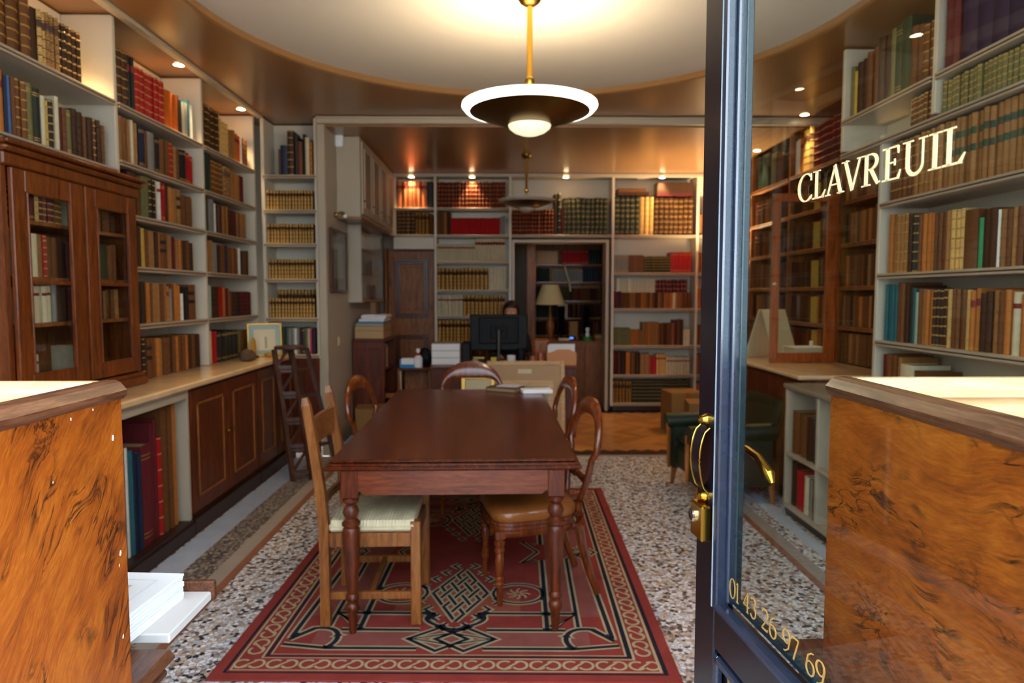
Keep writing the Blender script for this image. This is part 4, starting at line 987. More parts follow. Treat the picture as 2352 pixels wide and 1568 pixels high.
MB().box(-.32, -.0, .135, .32, .035, .535, b=.012).build('shell', 'darkgrey', mo); MB().box(-.22, -.02, .21, .22, .002, .505, b=.01).build('rear_housing', 'black', mo); BX(-.30, .035, .15, .30, .038, .52).build('screen', 'black', mo)
MB().box(-.09, -.034, .27, .09, -.018, .41, b=.006).build('mount_plate', 'black', mo); MB().tube([(0, -.04, .36), (0, -.05, .0)], [.022, .018], 12).build('stand_column', 'black', mo); MB().box(-.012, -.073, .03, .012, -.06, .36, b=.003).build('cable_cover', 'darkcover', mo); MB().box(-.12, -.12, 0, .12, .06, .012, b=.005).build('foot', 'black', mo)
m = MB(); m.x = Matrix.Translation((0, -.034, .365)) @ Matrix.Rotation(R(90), 4, 'X'); m.lathe([(.05, 0), (.05, .012), (.03, .02), (0, .02)], n=20); m.build('hinge_disc', 'black', mo)
t = thing('mug', 'white mug with a dark mark before the monitor stand', 'mug', (.09, 7.33, zd)); MB().lathe([(.03, 0), (.045, .004), (.047, .1), (.044, .1), (.042, .01), (0, .01)], n=20).build('body', 'white', t); MB().tube([(-.045, 0, .08), (-.075, 0, .07), (-.075, 0, .035), (-.046, 0, .025)], .006, 8).build('handle', 'black', t)
t = thing('small_cup', 'pale blue small cup next to the white mug', 'cup', (.03, 7.25, zd)); MB().lathe([(.018, 0), (.026, .004), (.03, .05), (.027, .05), (.02, .006), (0, .006)], n=16).build('body', 'lilac', t)
t = thing('pen_pot', 'black pen pot behind the white mug', 'pot', (.20, 7.42, zd)); MB().lathe([(.0, 0), (.05, 0), (.052, .17), (.048, .17), (.046, .008), (0, .008)], n=18).build('body', 'black', t)
for x, y, hgt, c in ((.325, 7.36, .09, 'short'), (.41, 7.40, .125, 'tall')):
    t = thing('pencil_cup', c + ' copper pencil cup at the desk edge', 'cup', (x, y, zd)); MB().lathe([(.0, 0), (.038, 0), (.038, hgt), (.035, hgt), (.035, .006), (0, .006)], n=20).build('body', 'copper', t)
for k, (x, y, hgt, c, nm) in enumerate(((.315, 7.36, .19, 'red', 'red pencil in the short copper cup'), (.335, 7.365, .165, 'black', 'black pen in the short copper cup'), (.40, 7.40, .2, 'red', 'red pen in the tall copper cup'), (.425, 7.405, .19, 'yellow', 'yellow pencil in the tall copper cup'), (.41, 7.39, .22, 'copper', 'brown brush in the tall copper cup'))):
    t = thing('pencil', nm, 'pencil', (x, y, zd + .0075)); MB().tube([(0, 0, 0), (.012 * (-1) ** k, .004, hgt * .93)], .0045, 6).build('shaft', c, t); MB().tube([(.012 * (-1) ** k, .004, hgt * .93), (.0132 * (-1) ** k, .0045, hgt)], [.0045, .001], 6).build('tip', 'black' if c != 'black' else 'red', t)
t = thing('letter_holder', 'peach card letter holder full of white sheets', 'holder', (.63, 7.28, zd)); MB().prism([(-.155, 0), (.155, 0), (.155, .135), (.12, .15), (.08, .17), (-.05, .17), (-.1, .145), (-.155, .135)], 1, -.03, -.026).build('front_card', 'peach', t); BX(-.155, -.026, 0, .155, .05, .01).build('base_card', 'peach', t)
BX(-.155, .046, .01, .155, .05, .135).build('rear_card', 'peach', t)
o = MB().prism([(-.15, 0), (.14, 0), (.14, .215), (-.13, .215), (-.15, .20)], 1, -.012, .02).build('paper_sheets', 'white'); o.location = (.63, 7.285, zd + .011); tag(o, 'white sheets standing in the peach letter holder', 'papers')
t = thing('leather_case', 'upright rounded tan case on the desk right of the monitor', 'case', (.43, 7.68, zd)); MB().box(-.09, -.03, 0, .09, .03, .26, b=.025).build('body', 'leather_tan', t); BX(-.06, -.034, .05, .06, -.029, .2, b=.002).build('pocket', 'leather_tan', t)
o = MB().box(-.03, -.003, 0, .03, .003, .075).build('sticky_note', 'yellow'); o.location = (-.10, 7.38, zd); tag(o, 'yellow sticky note standing under the monitor', 'note')
t = thing('desk_clutter_box', 'small dark box under the left half of the monitor', 'box', (-.26, 7.44, zd)); MB().box(-.07, -.05, 0, .07, .05, .09, b=.006).build('body', 'black', t); BX(-.06, -.052, .06, .06, -.05, .075).build('label', 'yellow', t)
o = rock('paperweight', (-.30, 7.33, zd), .04, (1, .8, 1.0), 'greymat', 8); tag(o, 'grey paperweight left of the monitor stand', 'paperweight')
# framed pictures leaning on the desk front
def frame(label, loc, w, hgt, tilt, fr, matc, inner, rz=0):
    t = thing('framed_picture', label, 'picture', loc, rz); t.rotation_euler = (R(-tilt), 0, rz)
    for (a, b, c, d) in ((0, .045, 0, hgt), (w - .045, w, 0, hgt), (.045, w - .045, 0, .045), (.045, w - .045, hgt - .045, hgt)): BX(a, -.012, c, b, .012, d, b=.006).build('frame_side', fr, t)
    BX(.045, -.004, .045, w - .045, .006, hgt - .045).build('mat_board', matc, t); BX(.12, -.007, .12, w - .12, -.003, hgt - .2).build('inner_mat', inner, t); BX(.17, -.009, .16, w - .17, -.006, hgt - .26).build('print', 'greymat', t)
    return t
fp = frame('large pale wood framed print leaning against the desk', (-.165, 6.87, .002), .80, .83, 8, 'palewood', 'beige', 'palewood')
BX(.32, -.006, .70, .46, -.0035, .745).build('caption_card', 'cream', fp)
frame('smaller gilt framed print with a pale mat leaning left of the large frame', (-.42, 6.74, .002), .34, .70, 10, 'goldframe', 'cream', 'white')
# person at the desk, mostly hidden by the monitor
ps = thing('person', 'dark-haired person in dark clothes sitting behind the monitor', 'person', (.095, 8.12, 0), R(180))
def skin_body(name, verts, edges, rad, mat, sub=1, root=0):
    me = bpy.data.meshes.new(name); me.from_pydata(verts, edges, []); o = bpy.data.objects.new(name, me); COL.objects.link(o)
    o.modifiers.new('skin', 'SKIN'); o.modifiers.new('sub', 'SUBSURF').levels = sub; o.modifiers['sub'].render_levels = sub
    for i, r_ in enumerate(rad): me.skin_vertices[0].data[i].radius = (r_, r_) if not isinstance(r_, tuple) else r_
    me.skin_vertices[0].data[root].use_root = True
    dg = bpy.context.evaluated_depsgraph_get(); m2 = bpy.data.meshes.new_from_object(o.evaluated_get(dg)); o.modifiers.clear(); o.data = m2
    m2.materials.clear(); m2.materials.append(M[mat]); m2.polygons.foreach_set('use_smooth', [True] * len(m2.polygons)); return o
Vp = [(0, 0, .52), (0, .01, .68), (0, .01, .88), (0, .015, 1.02), (0, .03, 1.10), (0, .04, 1.17)]; Ep = [(i, i + 1) for i in range(5)]; Rp = [(.16, .11), (.145, .1), (.165, .11), (.15, .09), (.06, .06), (.05, .055)]
for s in (-1, 1):
    b0 = len(Vp); Vp += [(s * .18, .02, 1.03), (s * .22, .06, .78), (s * .17, .27, .80), (s * .14, .36, .80)]; Ep += [(3, b0), (b0, b0 + 1), (b0 + 1, b0 + 2), (b0 + 2, b0 + 3)]; Rp += [.06, .045, .034, .026]
    b0 = len(Vp); Vp += [(s * .09, .06, .53), (s * .12, .42, .53), (s * .12, .43, .10), (s * .12, .53, .045)]; Ep += [(0, b0), (b0, b0 + 1), (b0 + 1, b0 + 2), (b0 + 2, b0 + 3)]; Rp += [.09, .07, .045, .035]
bd = skin_body('body', Vp, Ep, Rp, 'darkcloth', 1); bd.parent = ps
# head: egg with brow, nose, mouth and ears; local +y is the face side
def head():
    mb = MB(); n, k = 20, 16; V = []; F = []
    for a in range(k):
        ph = math.pi * a / (k - 1); z = -math.cos(ph)
        for i in range(n):
            q = 2 * math.pi * i / n; rx, ry = .076, .095
            w = math.sin(ph) ** .8
            if z < -.2: w *= 1 - .22 * (-z - .2)
            x = rx * w * math.cos(q); y = ry * w * math.sin(q); zz = .115 * z
            fr = math.sin(q)
            if fr > .8 and -.35 < z < .05: y += .018 * (fr - .8) * 5 * (.05 - z) / .4     # nose
            if fr > .6 and .1 < z < .3: y -= .004                                            # eye hollows
            if fr > .7 and -.55 < z < -.42: y += .004                                        # lips
            V.append((x, y, zz))
    for a in range(k - 1):
        for i in range(n): F.append((a * n + i, a * n + (i + 1) % n, a * n + n + (i + 1) % n, a * n + n + i))
    return mb.add(V, F, 0, True)
hd = head().build('head', 'skin', ps, 180); hd.location = (0, .05, 1.285); hd.rotation_euler = (R(-8), 0, 0)
for s in (-1, 1):
    e = MB().lathe([(0, -.009), (.007, -.006), (.010, 0), (.007, .006), (0, .009)], (s * .03, .083, .018), 10).build('eye', 'white', hd); MB().lathe([(0, -.004), (.004, 0), (0, .004)], (s * .03, .0925, .018), 8).build('iris', 'black', hd)
    MB().tube([(s * .074, .0, .02), (s * .084, -.012, .01), (s * .082, -.012, -.02), (s * .074, .0, -.03)], [.008, .011, .010, .006], 8).build('ear', 'skin', hd)
hm = head(); 
hm.v = [Vector((v.x * 1.32, v.y * 1.2 - .018, v.z * 1.2 + .012)) if not (v.y > .045 and v.z < .055) else Vector((v.x * .6, v.y * .3, v.z)) for v in hm.v]
hr = hm.build('hair', 'hair', hd, 180)
for s in (-1, 1):
    Vh = [(s * .14, .36, .795), (s * .135, .41, .795)]; Eh = [(0, 1)]; Rh = [.024, .024]
    for f in range(4):
        b0 = len(Vh); dx = s * (-.03 + .02 * f) ; ln = (.060, .072, .066, .052)[f]
        Vh += [(s * .135 + dx, .435, .795), (s * .135 + dx, .435 + ln * .55, .795), (s * .135 + dx, .435 + ln, .784)]; Eh += [(1, b0), (b0, b0 + 1), (b0 + 1, b0 + 2)]; Rh += [.0095, .0085, .0075]
    b0 = len(Vh); Vh += [(s * .10, .40, .794), (s * .085, .43, .785)]; Eh += [(0, b0), (b0, b0 + 1)]; Rh += [.011, .008]
    hh = skin_body('hand', Vh, Eh, Rh, 'skin', 1); hh.parent = ps
oc = thing('office_chair', 'dark office chair under the person behind the desk', 'chair', (.095, 8.16, 0), R(180))
MB().box(-.23, -.2, .36, .23, .24, .42, b=.03).build('seat', 'darkcloth', oc); MB().box(-.2, -.27, .46, .2, -.22, .85, b=.02).build('backrest', 'darkcloth', oc); MB().tube([(0, 0, .08), (0, 0, .37)], .03, 12).build('gas_lift', 'black', oc); MB().bar((0, -.19, .40), (0, -.245, .55), .05, .02).build('back_bracket', 'black', oc)
for k in range(5):
    a = k * 2 * math.pi / 5; MB().bar((0, 0, .08), (.26 * math.cos(a), .26 * math.sin(a), .05), .04, .03).build('base_arm', 'black', oc); MB().lathe([(0, 0), (.022, .002), (.025, .025), (.022, .045), (0, .05)], (.26 * math.cos(a), .26 * math.sin(a), -.0), 10).build('caster', 'black', oc)
# cartons
def carton(label, loc, w, d, hgt, rz=0):
    t = thing('carton', label, 'box', loc, rz); BX(-w / 2, -d / 2, 0, w / 2, d / 2, hgt, b=.004).build('body', 'card', t)
    MB().box(-w / 2, -d / 2 - .0, hgt, -.004, d / 2, hgt + .005, b=.001).box(.004, -d / 2, hgt, w / 2, d / 2, hgt + .005, b=.001).build('flap', 'card', t); BX(-.025, -d / 2 - .001, hgt - .07, .025, -d / 2, hgt + .006).build('tape', 'oak', t)
carton('brown carton standing taller behind the green armchair', (1.97, 7.42, .0005), .36, .36, .445, R(6)); carton('brown carton in front of the taller carton', (2.10, 6.95, .0045), .40, .36, .395, R(-8))
carton('pale carton on the floor by the step-ladder-side balloon chair', (-1.23, 6.55, .003), .36, .3, .42, R(8))
tag(MB().box(-.05, -.05, 0, .05, .05, .25, b=.02).build('bin_bag', 'black'), 'black bag on the floor beside the grey pillar', 'bag'); bpy.data.objects['bin_bag'].location = (-1.36, 5.95, .0035); bpy.data.objects['bin_bag'].scale = (1.4, 1.4, .7)
# green armchair
ac = thing('armchair', 'dark green leather club armchair behind the shop door', 'armchair', (1.645, 5.07, .0005), R(-87)); ac.scale = (.95, .95, .95)
MB().box(-.34, -.30, .16, .34, .32, .36, b=.03).build('seat_base', 'green_leather', ac); MB().box(-.22, -.30, .36, .22, .20, .46, b=.05).build('seat_cushion', 'green_leather', ac)
for s in (-1, 1):
    MB().box(s * .36, -.34, .14, s * .23, .30, .53, b=.04).tube([(s * .295, -.36, .53), (s * .295, .30, .55)], .07, 14).build('arm', 'green_leather', ac)
    MB().tube([(s * .235, -.345, .16), (s * .24, -.35, .45), (s * .25, -.355, .52)], [(.022, .012)] * 3, 4, smooth=False).build('arm_front', 'oak', ac)
    for y in (-.28, .28): MB().tube([(s * .30, y, .15), (s * .31, y * 1.05, .0)], [.025, .015], 8).build('leg', 'darkwood', ac)
m = MB(); m.tube([(0, .22, .34), (0, .30, .56), (0, .35, .74), (0, .36, .79)], [(.30, .07), (.33, .08), (.32, .07), (.29, .04)], 16, upv=(0, 1, 0)); m.build('backrest', 'green_leather', ac)
# on the right worktop
t = thing('tent_sign', 'cream folded tent card on the right worktop', 'card', (2.36, 5.96, .953), R(-60))
for s in (-1, 1): MB().bar((s * .16, 0, 0), (s * .015, 0, .42), .008, .30, upv=(0, 1, 0)).build('leaf', 'cream', t)
for k, (dx, z, c, lab) in enumerate(((0, 0, 'white', 'lower white boxed book lying on the right worktop'), (-.03, .062, 'cream', 'upper cream boxed book lying on the right worktop'))):
    o = thing('book', lab, 'book', (2.55 + dx, 5.64, .949 + z), R(4)); MB().box(-.14, -.1, .004, .14, .1, .056).build('page_block', c, o); MB().box(-.145, -.105, 0, .145, .105, .004).box(-.145, -.105, .056, .145, .105, .06).box(-.145, .1, .004, .145, .105, .056).build('cover', 'white', o)
o = MB().box(-.006, -.02, 0, .006, .02, .05).build('bookmark', 'white'); o.location = (2.55, 5.60, 1.0715); tag(o, 'white slip sticking up from the cream boxed book', 'bookmark')
o = MB().box(-.06, -.13, 0, .06, .13, .09, b=.004).build('paper_pile', 'white'); o.location = (2.10, 6.17, .949); tag(o, 'white paper pile behind the tent card', 'papers')
# far room: dark library wall, counter, lamp and clutter
fw_ = thing('bookcase', 'dark wooden bookcase in the far room beyond the opening', 'bookcase', (.46, 10.2, 0))
for x in (0, 1.04): BX(x, 0, 0, x + .035, .3, 2.35).build('upright', 'darkwood', fw_)
for z in (.9, 1.16, 1.416, 1.695, 1.953, 2.3): BX(.035, .005, z - .02, 1.04, .29, z).build('shelf', 'oak', fw_)
BX(.0, .3, 0, 1.075, .315, 2.35).build('back_panel', 'darkwood', fw_)
struct('trim_14', BX(.33, 9.5, -.0, .45, 9.62, 2.9, b=.006), 'darkwood')
ctb = thing('counter', 'dark panelled counter in the far room opening', 'counter', (.5, 9.3, -.011)); BX(0, .02, 0, 1.0, .5, .86).build('body', 'darkwood', ctb); BX(-.02, 0, .86, 1.02, .52, .885, b=.005).build('top_board', 'darkwood', ctb)
for x in (.04, .36, .68): BX(x, 0, .1, x + .27, .02, .78, b=.005).build('panel', 'darkwood', ctb)
tl = thing('table_lamp', 'table lamp with a cream cone shade in the far room', 'lamp', (.655, 9.45, .8755))
MB().lathe([(.0, 0), (.09, 0), (.09, .02), (.03, .04), (.045, .12), (.06, .2), (.03, .32), (.015, .36), (.015, .52), (0, .52)], n=24).build('base', 'darkwood', tl); MB().lathe([(.212, .49), (.112, .765), (.109, .765), (.209, .49)], n=40).build('shade', 'shade', tl)
lb = light('lamp_bulb', 'POINT', (.655, 9.45, 1.50), 5, (1, .75, .42), shadow_soft_size=.04)
for k in range(6):
    o = MB().box(-.06, -.07, 0, .06, .07, .042, b=.003).build('small_carton', 'card'); o.location = (.60 + .004 * (-1) ** k, 9.36, .8755 + .0425 * k) if False else (.985 + .004 * (-1) ** k, 9.56, .8755 + .0425 * k); tag(o, 'flat brown carton, ' + ('lowest', 'second from the bottom', 'third from the bottom', 'fourth from the bottom', 'second from the top', 'topmost')[k] + ' in the far counter pile', 'box', 'flat cartons on the far counter')
for x, lab in ((.82, 'dark flat screen behind the lamp shade'), (1.17, 'dark flat screen at the right of the far counter')):
    t = thing('flat_screen', lab, 'monitor', (x, 9.66, .8755), R(-25)); MB().box(-.015, -.14, .1, .015, .14, .46, b=.006).build('panel', 'black', t); MB().box(-.05, -.07, 0, .05, .07, .012).box(-.01, -.02, .01, .01, .02, .12).build('stand', 'black', t)
t = thing('desk_phone', 'dark phone with a blue glowing screen on the far counter', 'phone', (.95, 9.42, .8755)); MB().box(-.06, -.05, 0, .06, .05, .05, b=.01).build('body', 'black', t); MB().box(-.03, -.052, .02, .02, -.049, .045).build('screen', 'screen', t)
t = thing('figurine', 'small white figurine on a green base on the far counter', 'figurine', (1.17, 9.4, .8755)); MB().lathe([(.0, 0), (.065, 0), (.065, .03), (.05, .05), (0, .05)], n=18).build('base', 'green', t); MB().lathe([(.025, .05), (.03, .08), (.018, .12), (.03, .15), (.022, .175), (0, .18)], n=14).build('figure', 'white', t)
o = MB().box(-.075, -.08, 0, .075, .08, .03, b=.004).build('paper_pile', 'cream'); o.location = (.94, 9.39 - .0, .8755) if False else (.84, 9.40, .8755); tag(o, 'cream paper pile before the lamp on the far counter', 'papers')
t = thing('casket', 'small gilt-banded brown casket on the far counter', 'box', (1.36, 9.42, .8755)); MB().box(-.1, -.08, 0, .1, .08, .09, b=.015).build('body', 'card', t); MB().box(-.102, -.082, .05, .102, .082, .06, b=.002).build('band', 'gilt', t)
t = thing('lamp_arm', 'slim pale bent arm hanging over the far bookshelf', 'lamp', (1.0, 10.1, 1.55)); MB().tube([(0, 0, 0), (-.02, 0, .15), (-.09, 0, .38), (-.09, .09, .40)], .012, 8).build('arm', 'cream', t)
o = MB().box(0, 0, 0, .32, .2, .2, b=.004).build('storage_box', 'beige'); o.location = (.5, 10.21, 1.954); tag(o, 'tan storage box on the highest far shelf', 'box')

# ------------------------------------------------------------------ books
PAL = {'br': ('6a4020', 'brown'), 'db': ('3f2616', 'dark brown'), 'tn': ('946638', 'tan'), 'or': ('b06a2c', 'orange-brown'), 'gd': ('d2a862', 'golden'), 'bk': ('211e1f', 'black'),
       'nv': ('20283c', 'navy'), 'gr': ('33432c', 'green'), 'dg': ('20302a', 'dark green'), 'rd': ('a8141a', 'scarlet'), 'mr': ('5e1a20', 'maroon'), 'cr': ('cdbf9c', 'cream'), 'wh': ('e2ddd0', 'white'),
       'gy': ('85827a', 'grey'), 'ol': ('6c6840', 'olive'), 'yl': ('c8a544', 'yellow'), 'pk': ('d99a7e', 'salmon'), 'mg': ('c2205e', 'magenta'), 'bl': ('40608c', 'blue'), 'tl': ('2a5c64', 'teal'),
       'pg': ('9cb5a0', 'pale green'), 'go': ('b8581a', 'orange'), 'ro': ('b8683e', 'orange-red'), 'pu': ('2c1a3a', 'purple'), 'eg': ('2f8a5c', 'emerald')}
BM = {}
def bookmat(c, gilt):
    k = (c, gilt)
    if k not in BM:
        N = NT('book_cover_' + PAL[c][1].replace(' ', '_') + ('_tooled' if gilt else '')); v = N.coord(); n = N.noise(v, 34, 4, .6)
        base = lin(PAL[c][0]); col = N.mix(n.outputs['Fac'], tuple(x * .72 for x in base[:3]) + (1,), tuple(min(1, x * 1.25) for x in base[:3]) + (1,))
        g = N.n('NewGeometry'); oi = N.n('ObjectInfo'); h = N.n('HueSaturation'); N.l(N.math('MULTIPLY_ADD', oi.outputs['Random'], .35, N.math('MULTIPLY_ADD', g.outputs['Random Per Island'], .12, .77)), h.inputs['Value']); N.l(col, h.inputs['Color']); col = h.outputs[0]
        if gilt:
            vo = N.n('TexVoronoi'); vo.inputs['Scale'].default_value = 115; N.l(v, vo.inputs['Vector'])
            f = N.ramp(vo.outputs['Distance'], [(.34, (.85, .85, .85)), (.55, (0, 0, 0))])
            col = N.mix(f, col, 'b8893c')
        N.set(Base_Color=col, Roughness=.5, Specular_IOR_Level=.28); BM[k] = N.m
    return BM[k]
M['lab_red'] = plain('red_spine_label', '7a1a1c', .5); M['lab_green'] = plain('green_spine_label', '2a4630', .5); M['lab_black'] = plain('black_spine_label', '161314', .5)
def bookgeo(mb, mp, th, ht, dp, st, fine=True):
    """local x = thickness, y = depth from the spine, z up; material slots 0 leather, 1 tooled, 2 gilt, 3 dark band/label, 4 pages"""
    rich = st in 'gG'; bl = .004 + (.42 if st == 'g' else .10 if st in 'ps' else .18) * min(th, .06); n = 4 if fine or st == 'g' else 2
    sp = [(th * i / n, -bl * math.sin(math.pi * i / n) ** .8 + .004) for i in range(n + 1)]
    mb.box(0, .004, 0, .003, dp, ht, 3 if rich else 0); mb.box(th - .003, .004, 0, th, dp, ht, 3 if rich else 0)
    V = [(x, y, 0) for x, y in sp] + [(x, y, ht) for x, y in sp] + [(x, .006, 0) for x, y in sp] + [(x, .006, ht) for x, y in sp]; k = n + 1
    mb.add(V[:2 * k], [(i, i + 1, k + i + 1, k + i) for i in range(n)], 1 if rich else 0, True)
    mb.add(V, [(i, i + 1, 2 * k + i + 1, 2 * k + i) for i in range(n)] + [(k + i, 3 * k + i, 3 * k + i + 1, k + i + 1) for i in range(n)], 0)
    def hoop(z0, z1, e, m):
        P = []
        for z, q in ((z0, 0), (z0 + (z1 - z0) * .25, e), (z0 + (z1 - z0) * .75, e), (z1, 0)): P += [(min(max(x, 0), th), y - q - .0002, z) for x, y in sp]
        if e < .0006: mb.add(P[:k] + P[-k:], [(i, i + 1, k + i + 1, k + i) for i in range(n)], m)
        else: mb.add(P, [(a * k + i, a * k + i + 1, a * k + k + i + 1, a * k + k + i) for a in range(3) for i in range(n)], m, True)
    if st == 't':
        for b in range(7): z = ht * (b + .6) / 7.2; hoop(z - .012, z + .012, .0005, 1); hoop(z + .024, z + .030, .0025, 0)
    if st in 'rg':
        bands = 5 if ht > .2 else 4
        for b in range(bands):
            z = ht * (b + 1) / (bands + 1.15) + .01; hoop(z - (.004 if st == 'r' else .0025), z + (.004 if st == 'r' else .0025), .0028, 2 if st == 'r' else 3)
        hoop(.004, .010, .0004, 2); hoop(ht - .010, ht - .004, .0004, 2)
        if st == 'g': hoop(ht * .70, ht * .82, .0005, 3)
    elif st == 'l': hoop(ht * .72, ht * .84, .0005, 3); hoop(.01, .014, .0004, 2)
    elif st == 'd': hoop(ht * .70, ht * .80, .0005, 3); hoop(ht * .46, ht * .56, .0005, 3)
    elif st == 'b':
        for b in range(5): z = ht * (b + 1) / 6; hoop(z - .003, z + .003, .002, 0)
    elif st == 'v': hoop(ht * .74, ht * .82, .0005, 3)
    elif st == 's':
        for z in (.08, .12, .86, .9): hoop(ht * z, ht * z + .004, .0004, 2)
M['lab_brown'] = plain('brown_spine_label', '4a2810', .5)
LABC = {'g': 'lab_brown', 'l': 'lab_red', 'd': 'lab_black', 'v': 'lab_red', 'r': 'lab_red', 'G': 'lab_green'}
MATW = {'r': 'gilt-ribbed book', 'g': 'gilt book', 'l': 'red-labelled book', 'd': 'dark-labelled book', 'b': 'ribbed book', 'v': 'vellum book', 'p': 'plain book', 's': 'cloth book', 'G': 'tooled book', 't': 'banded folio'}
ORD = 'first second third fourth fifth sixth seventh eighth ninth tenth eleventh twelfth thirteenth fourteenth fifteenth sixteenth seventeenth eighteenth nineteenth twentieth twenty-first twenty-second twenty-third twenty-fourth twenty-fifth twenty-sixth twenty-seventh twenty-eighth twenty-ninth thirtieth thirty-first thirty-second thirty-third thirty-fourth thirty-fifth thirty-sixth thirty-seventh'.split()
BOOKS = []
from bpy_extras.object_utils import world_to_camera_view
bpy.context.view_layer.update()
def row(phrase, p0, ang, z, L, spec, dp=.22, rev=False, vis=1.0, end='street end', fit=True, gap=.0012, sub=''):
    """spec: 'count colour thickness(mm) height(mm) style [lean]' separated by ;"""
    items = []
    for part in spec.split(';'):
        q = part.split(); n, c, th, ht, st = int(q[0]), q[1], float(q[2]) / 1000, float(q[3]) / 1000, q[4]; lean = float(q[5]) if len(q) > 5 else 0
        for i in range(n):
            c_ = c
            if st == 'b' and n >= 3 and c in ('br', 'tn', 'db', 'or') and random.random() < .55: c_ = random.choice({'br': ('tn', 'db', 'or', 'br', 'tn'), 'tn': ('br', 'or', 'gd', 'br'), 'db': ('br', 'bk', 'br', 'mr'), 'or': ('tn', 'br')}[c])
            items.append([c_, th * random.uniform(.88, 1.12), ht * (random.uniform(.985, 1.01) if n > 2 else random.uniform(.97, 1.03)), st, lean])
    tot = sum(i[1] for i in items) + gap * len(items); k = L / tot if (fit and L < tot or fit is True and L / tot < 1.7) else 1
    s = 0; ca, sa = math.cos(R(ang)), math.sin(R(ang)); n = len(items)
    for i, (c, th, ht, st, lean) in enumerate(items):
        th = th * k; gap_ = .24 * th if st == 'g' else .11 * th if st in 'rbtldv' else gap; th -= gap_; jd = random.uniform(0, .012); x = s; s += th + gap_
        if c == '--': continue
        wx, wy = p0[0] + ca * x - sa * jd, p0[1] + sa * x + ca * jd
        ok = 0
        a = Vector((wx, wy, z)); b = Vector((wx + ca * th, wy + sa * th, z + ht))
        pa, pb = world_to_camera_view(S, cam, a), world_to_camera_view(S, cam, b)
        inside = pa.z > 0 and -.01 < pa.x < 1.01 and -.02 < pb.y and pa.y < 1.02 and pb.x > -.01 and pb.x < 1.01
        area = abs(pb.x - pa.x) * 2352 * abs(pb.y - pa.y) * 1568 * vis if inside else -1
        o = ORD[min(n - i - 1 if rev else i, 36)]
        lab = PAL[c][1] + ' ' + MATW[st] + ', ' + o + ' from ' + end + ', ' + phrase
        BOOKS.append((area, wx, wy, z + .0006, R(ang), th, ht, dp * random.uniform(.94, 1.0), c, st, lean, lab, phrase))
SL = -2.268
def yl(name, y0, z, L, spec, **k): row(name, (SL, y0), 90, z, L, spec, **k)
# -- left wall, near bay above the cabinet
yl('shelf under ceiling above cabinet', 2.95, 2.62, 1.0, '1 br 78 300 r;5 br 80 300 r;1 db 48 275 p;2 gd 34 275 g;3 tn 29 280 g;5 db 40 275 r', fit=False)
yl('shelf directly above glazed cabinet', 2.95, 2.228, 1.09, '2 db 55 285 b;1 gd 40 285 g;1 gd 25 285 r;1 cr 34 285 v;1 or 48 285 l;1 nv 20 280 p;1 bl 15 275 p;1 br 25 270 p;2 br 40 280 r;1 ol 40 278 s;1 dg 46 278 s;1 cr 32 255 p;1 yl 28 240 r;1 bk 34 245 r;1 cr 28 270 p;1 mr 28 230 p;2 br 22 240 b;1 ol 34 240 s;2 db 42 250 b;1 br 34 245 b;1 db 44 250 b;1 br 36 245 r;1 db 38 245 b;1 br 36 235 b')
yA, LA = 4.09, 1.09
yl('top shelf of scarlet books bay', yA, 2.62, LA - .02, '3 db 58 330 r;2 bk 34 340 l;6 rd 54 292 r;1 ol 20 300 p;1 go 105 262 p;1 go 66 255 p;1 db 40 270 p;1 bk 28 250 p;2 gy 40 245 p;1 tl 20 275 p;1 wh 40 255 p')
yl('second shelf of scarlet books bay', yA, 2.29, LA - .02, '1 gr 38 270 p;3 or 34 265 b;1 cr 24 270 p;1 tn 30 262 b;1 yl 14 262 p;1 nv 58 265 s;1 br 34 250 p;1 gy 58 250 p;1 bk 48 245 s;2 br 46 245 b;1 rd 54 240 r;1 tn 34 232 b;1 br 30 228 b;2 bk 36 228 s;1 rd 58 230 s;1 rd 40 215 s')
yl('third shelf of scarlet books bay', yA + .133, 1.985, LA - .133 - .05, '2 db 40 260 b;1 br 40 258 b;2 ol 34 260 b;1 db 30 258 r;1 bk 32 258 r;1 cr 24 256 p;1 wh 42 258 v;1 rd 40 262 s;1 db 30 255 b;2 or 30 245 b;1 tn 30 245 b;1 tn 46 245 d;4 br 30 225 b;1 ol 26 220 s')
yl('fourth shelf of scarlet books bay', yA + .133, 1.673, LA - .133 - .07, '3 db 32 255 b;1 yl 36 250 p;4 br 34 240 b;1 or 26 240 p;1 br 80 232 d;1 tn 40 222 p;1 mr 40 222 b;5 br 30 215 b;2 db 30 205 b')
yl('fifth shelf of scarlet books bay', yA + .133, 1.32, LA - .133 - .03, '3 db 44 262 b;3 tn 36 258 b;3 br 34 256 b;1 or 28 240 l;1 gy 20 225 p;1 br 30 250 b;2 or 36 252 b;1 wh 28 185 p;1 bk 46 240 p;1 bk 30 235 d;1 br 96 248 d')
yl('bottom row on worktop of scarlet books bay', yA + .133, .964, LA - .133 - .02, '1 or 32 255 b;1 br 50 258 b;1 bk 30 265 r;1 db 40 262 b;1 br 52 260 d;1 br 40 255 b;6 br 40 250 b;6 br 42 246 b;2 db 36 240 b')
yB, LB = 5.245, 1.02
yl('top shelf of bay by corner bookcase', yB, 2.62, LB - .04, '2 db 62 330 r;2 db 44 320 r;1 gd 38 300 p;2 gd 46 275 r;2 tn 38 255 b;2 go 34 245 l;1 wh 28 245 p;2 br 34 240 b')
yl('second shelf of bay by corner bookcase', yB, 2.29, LB - .16, '2 dg 72 285 p;3 br 56 260 r;2 br 48 250 g;1 tn 40 240 b;3 br 38 238 b;2 mr 34 235 b')
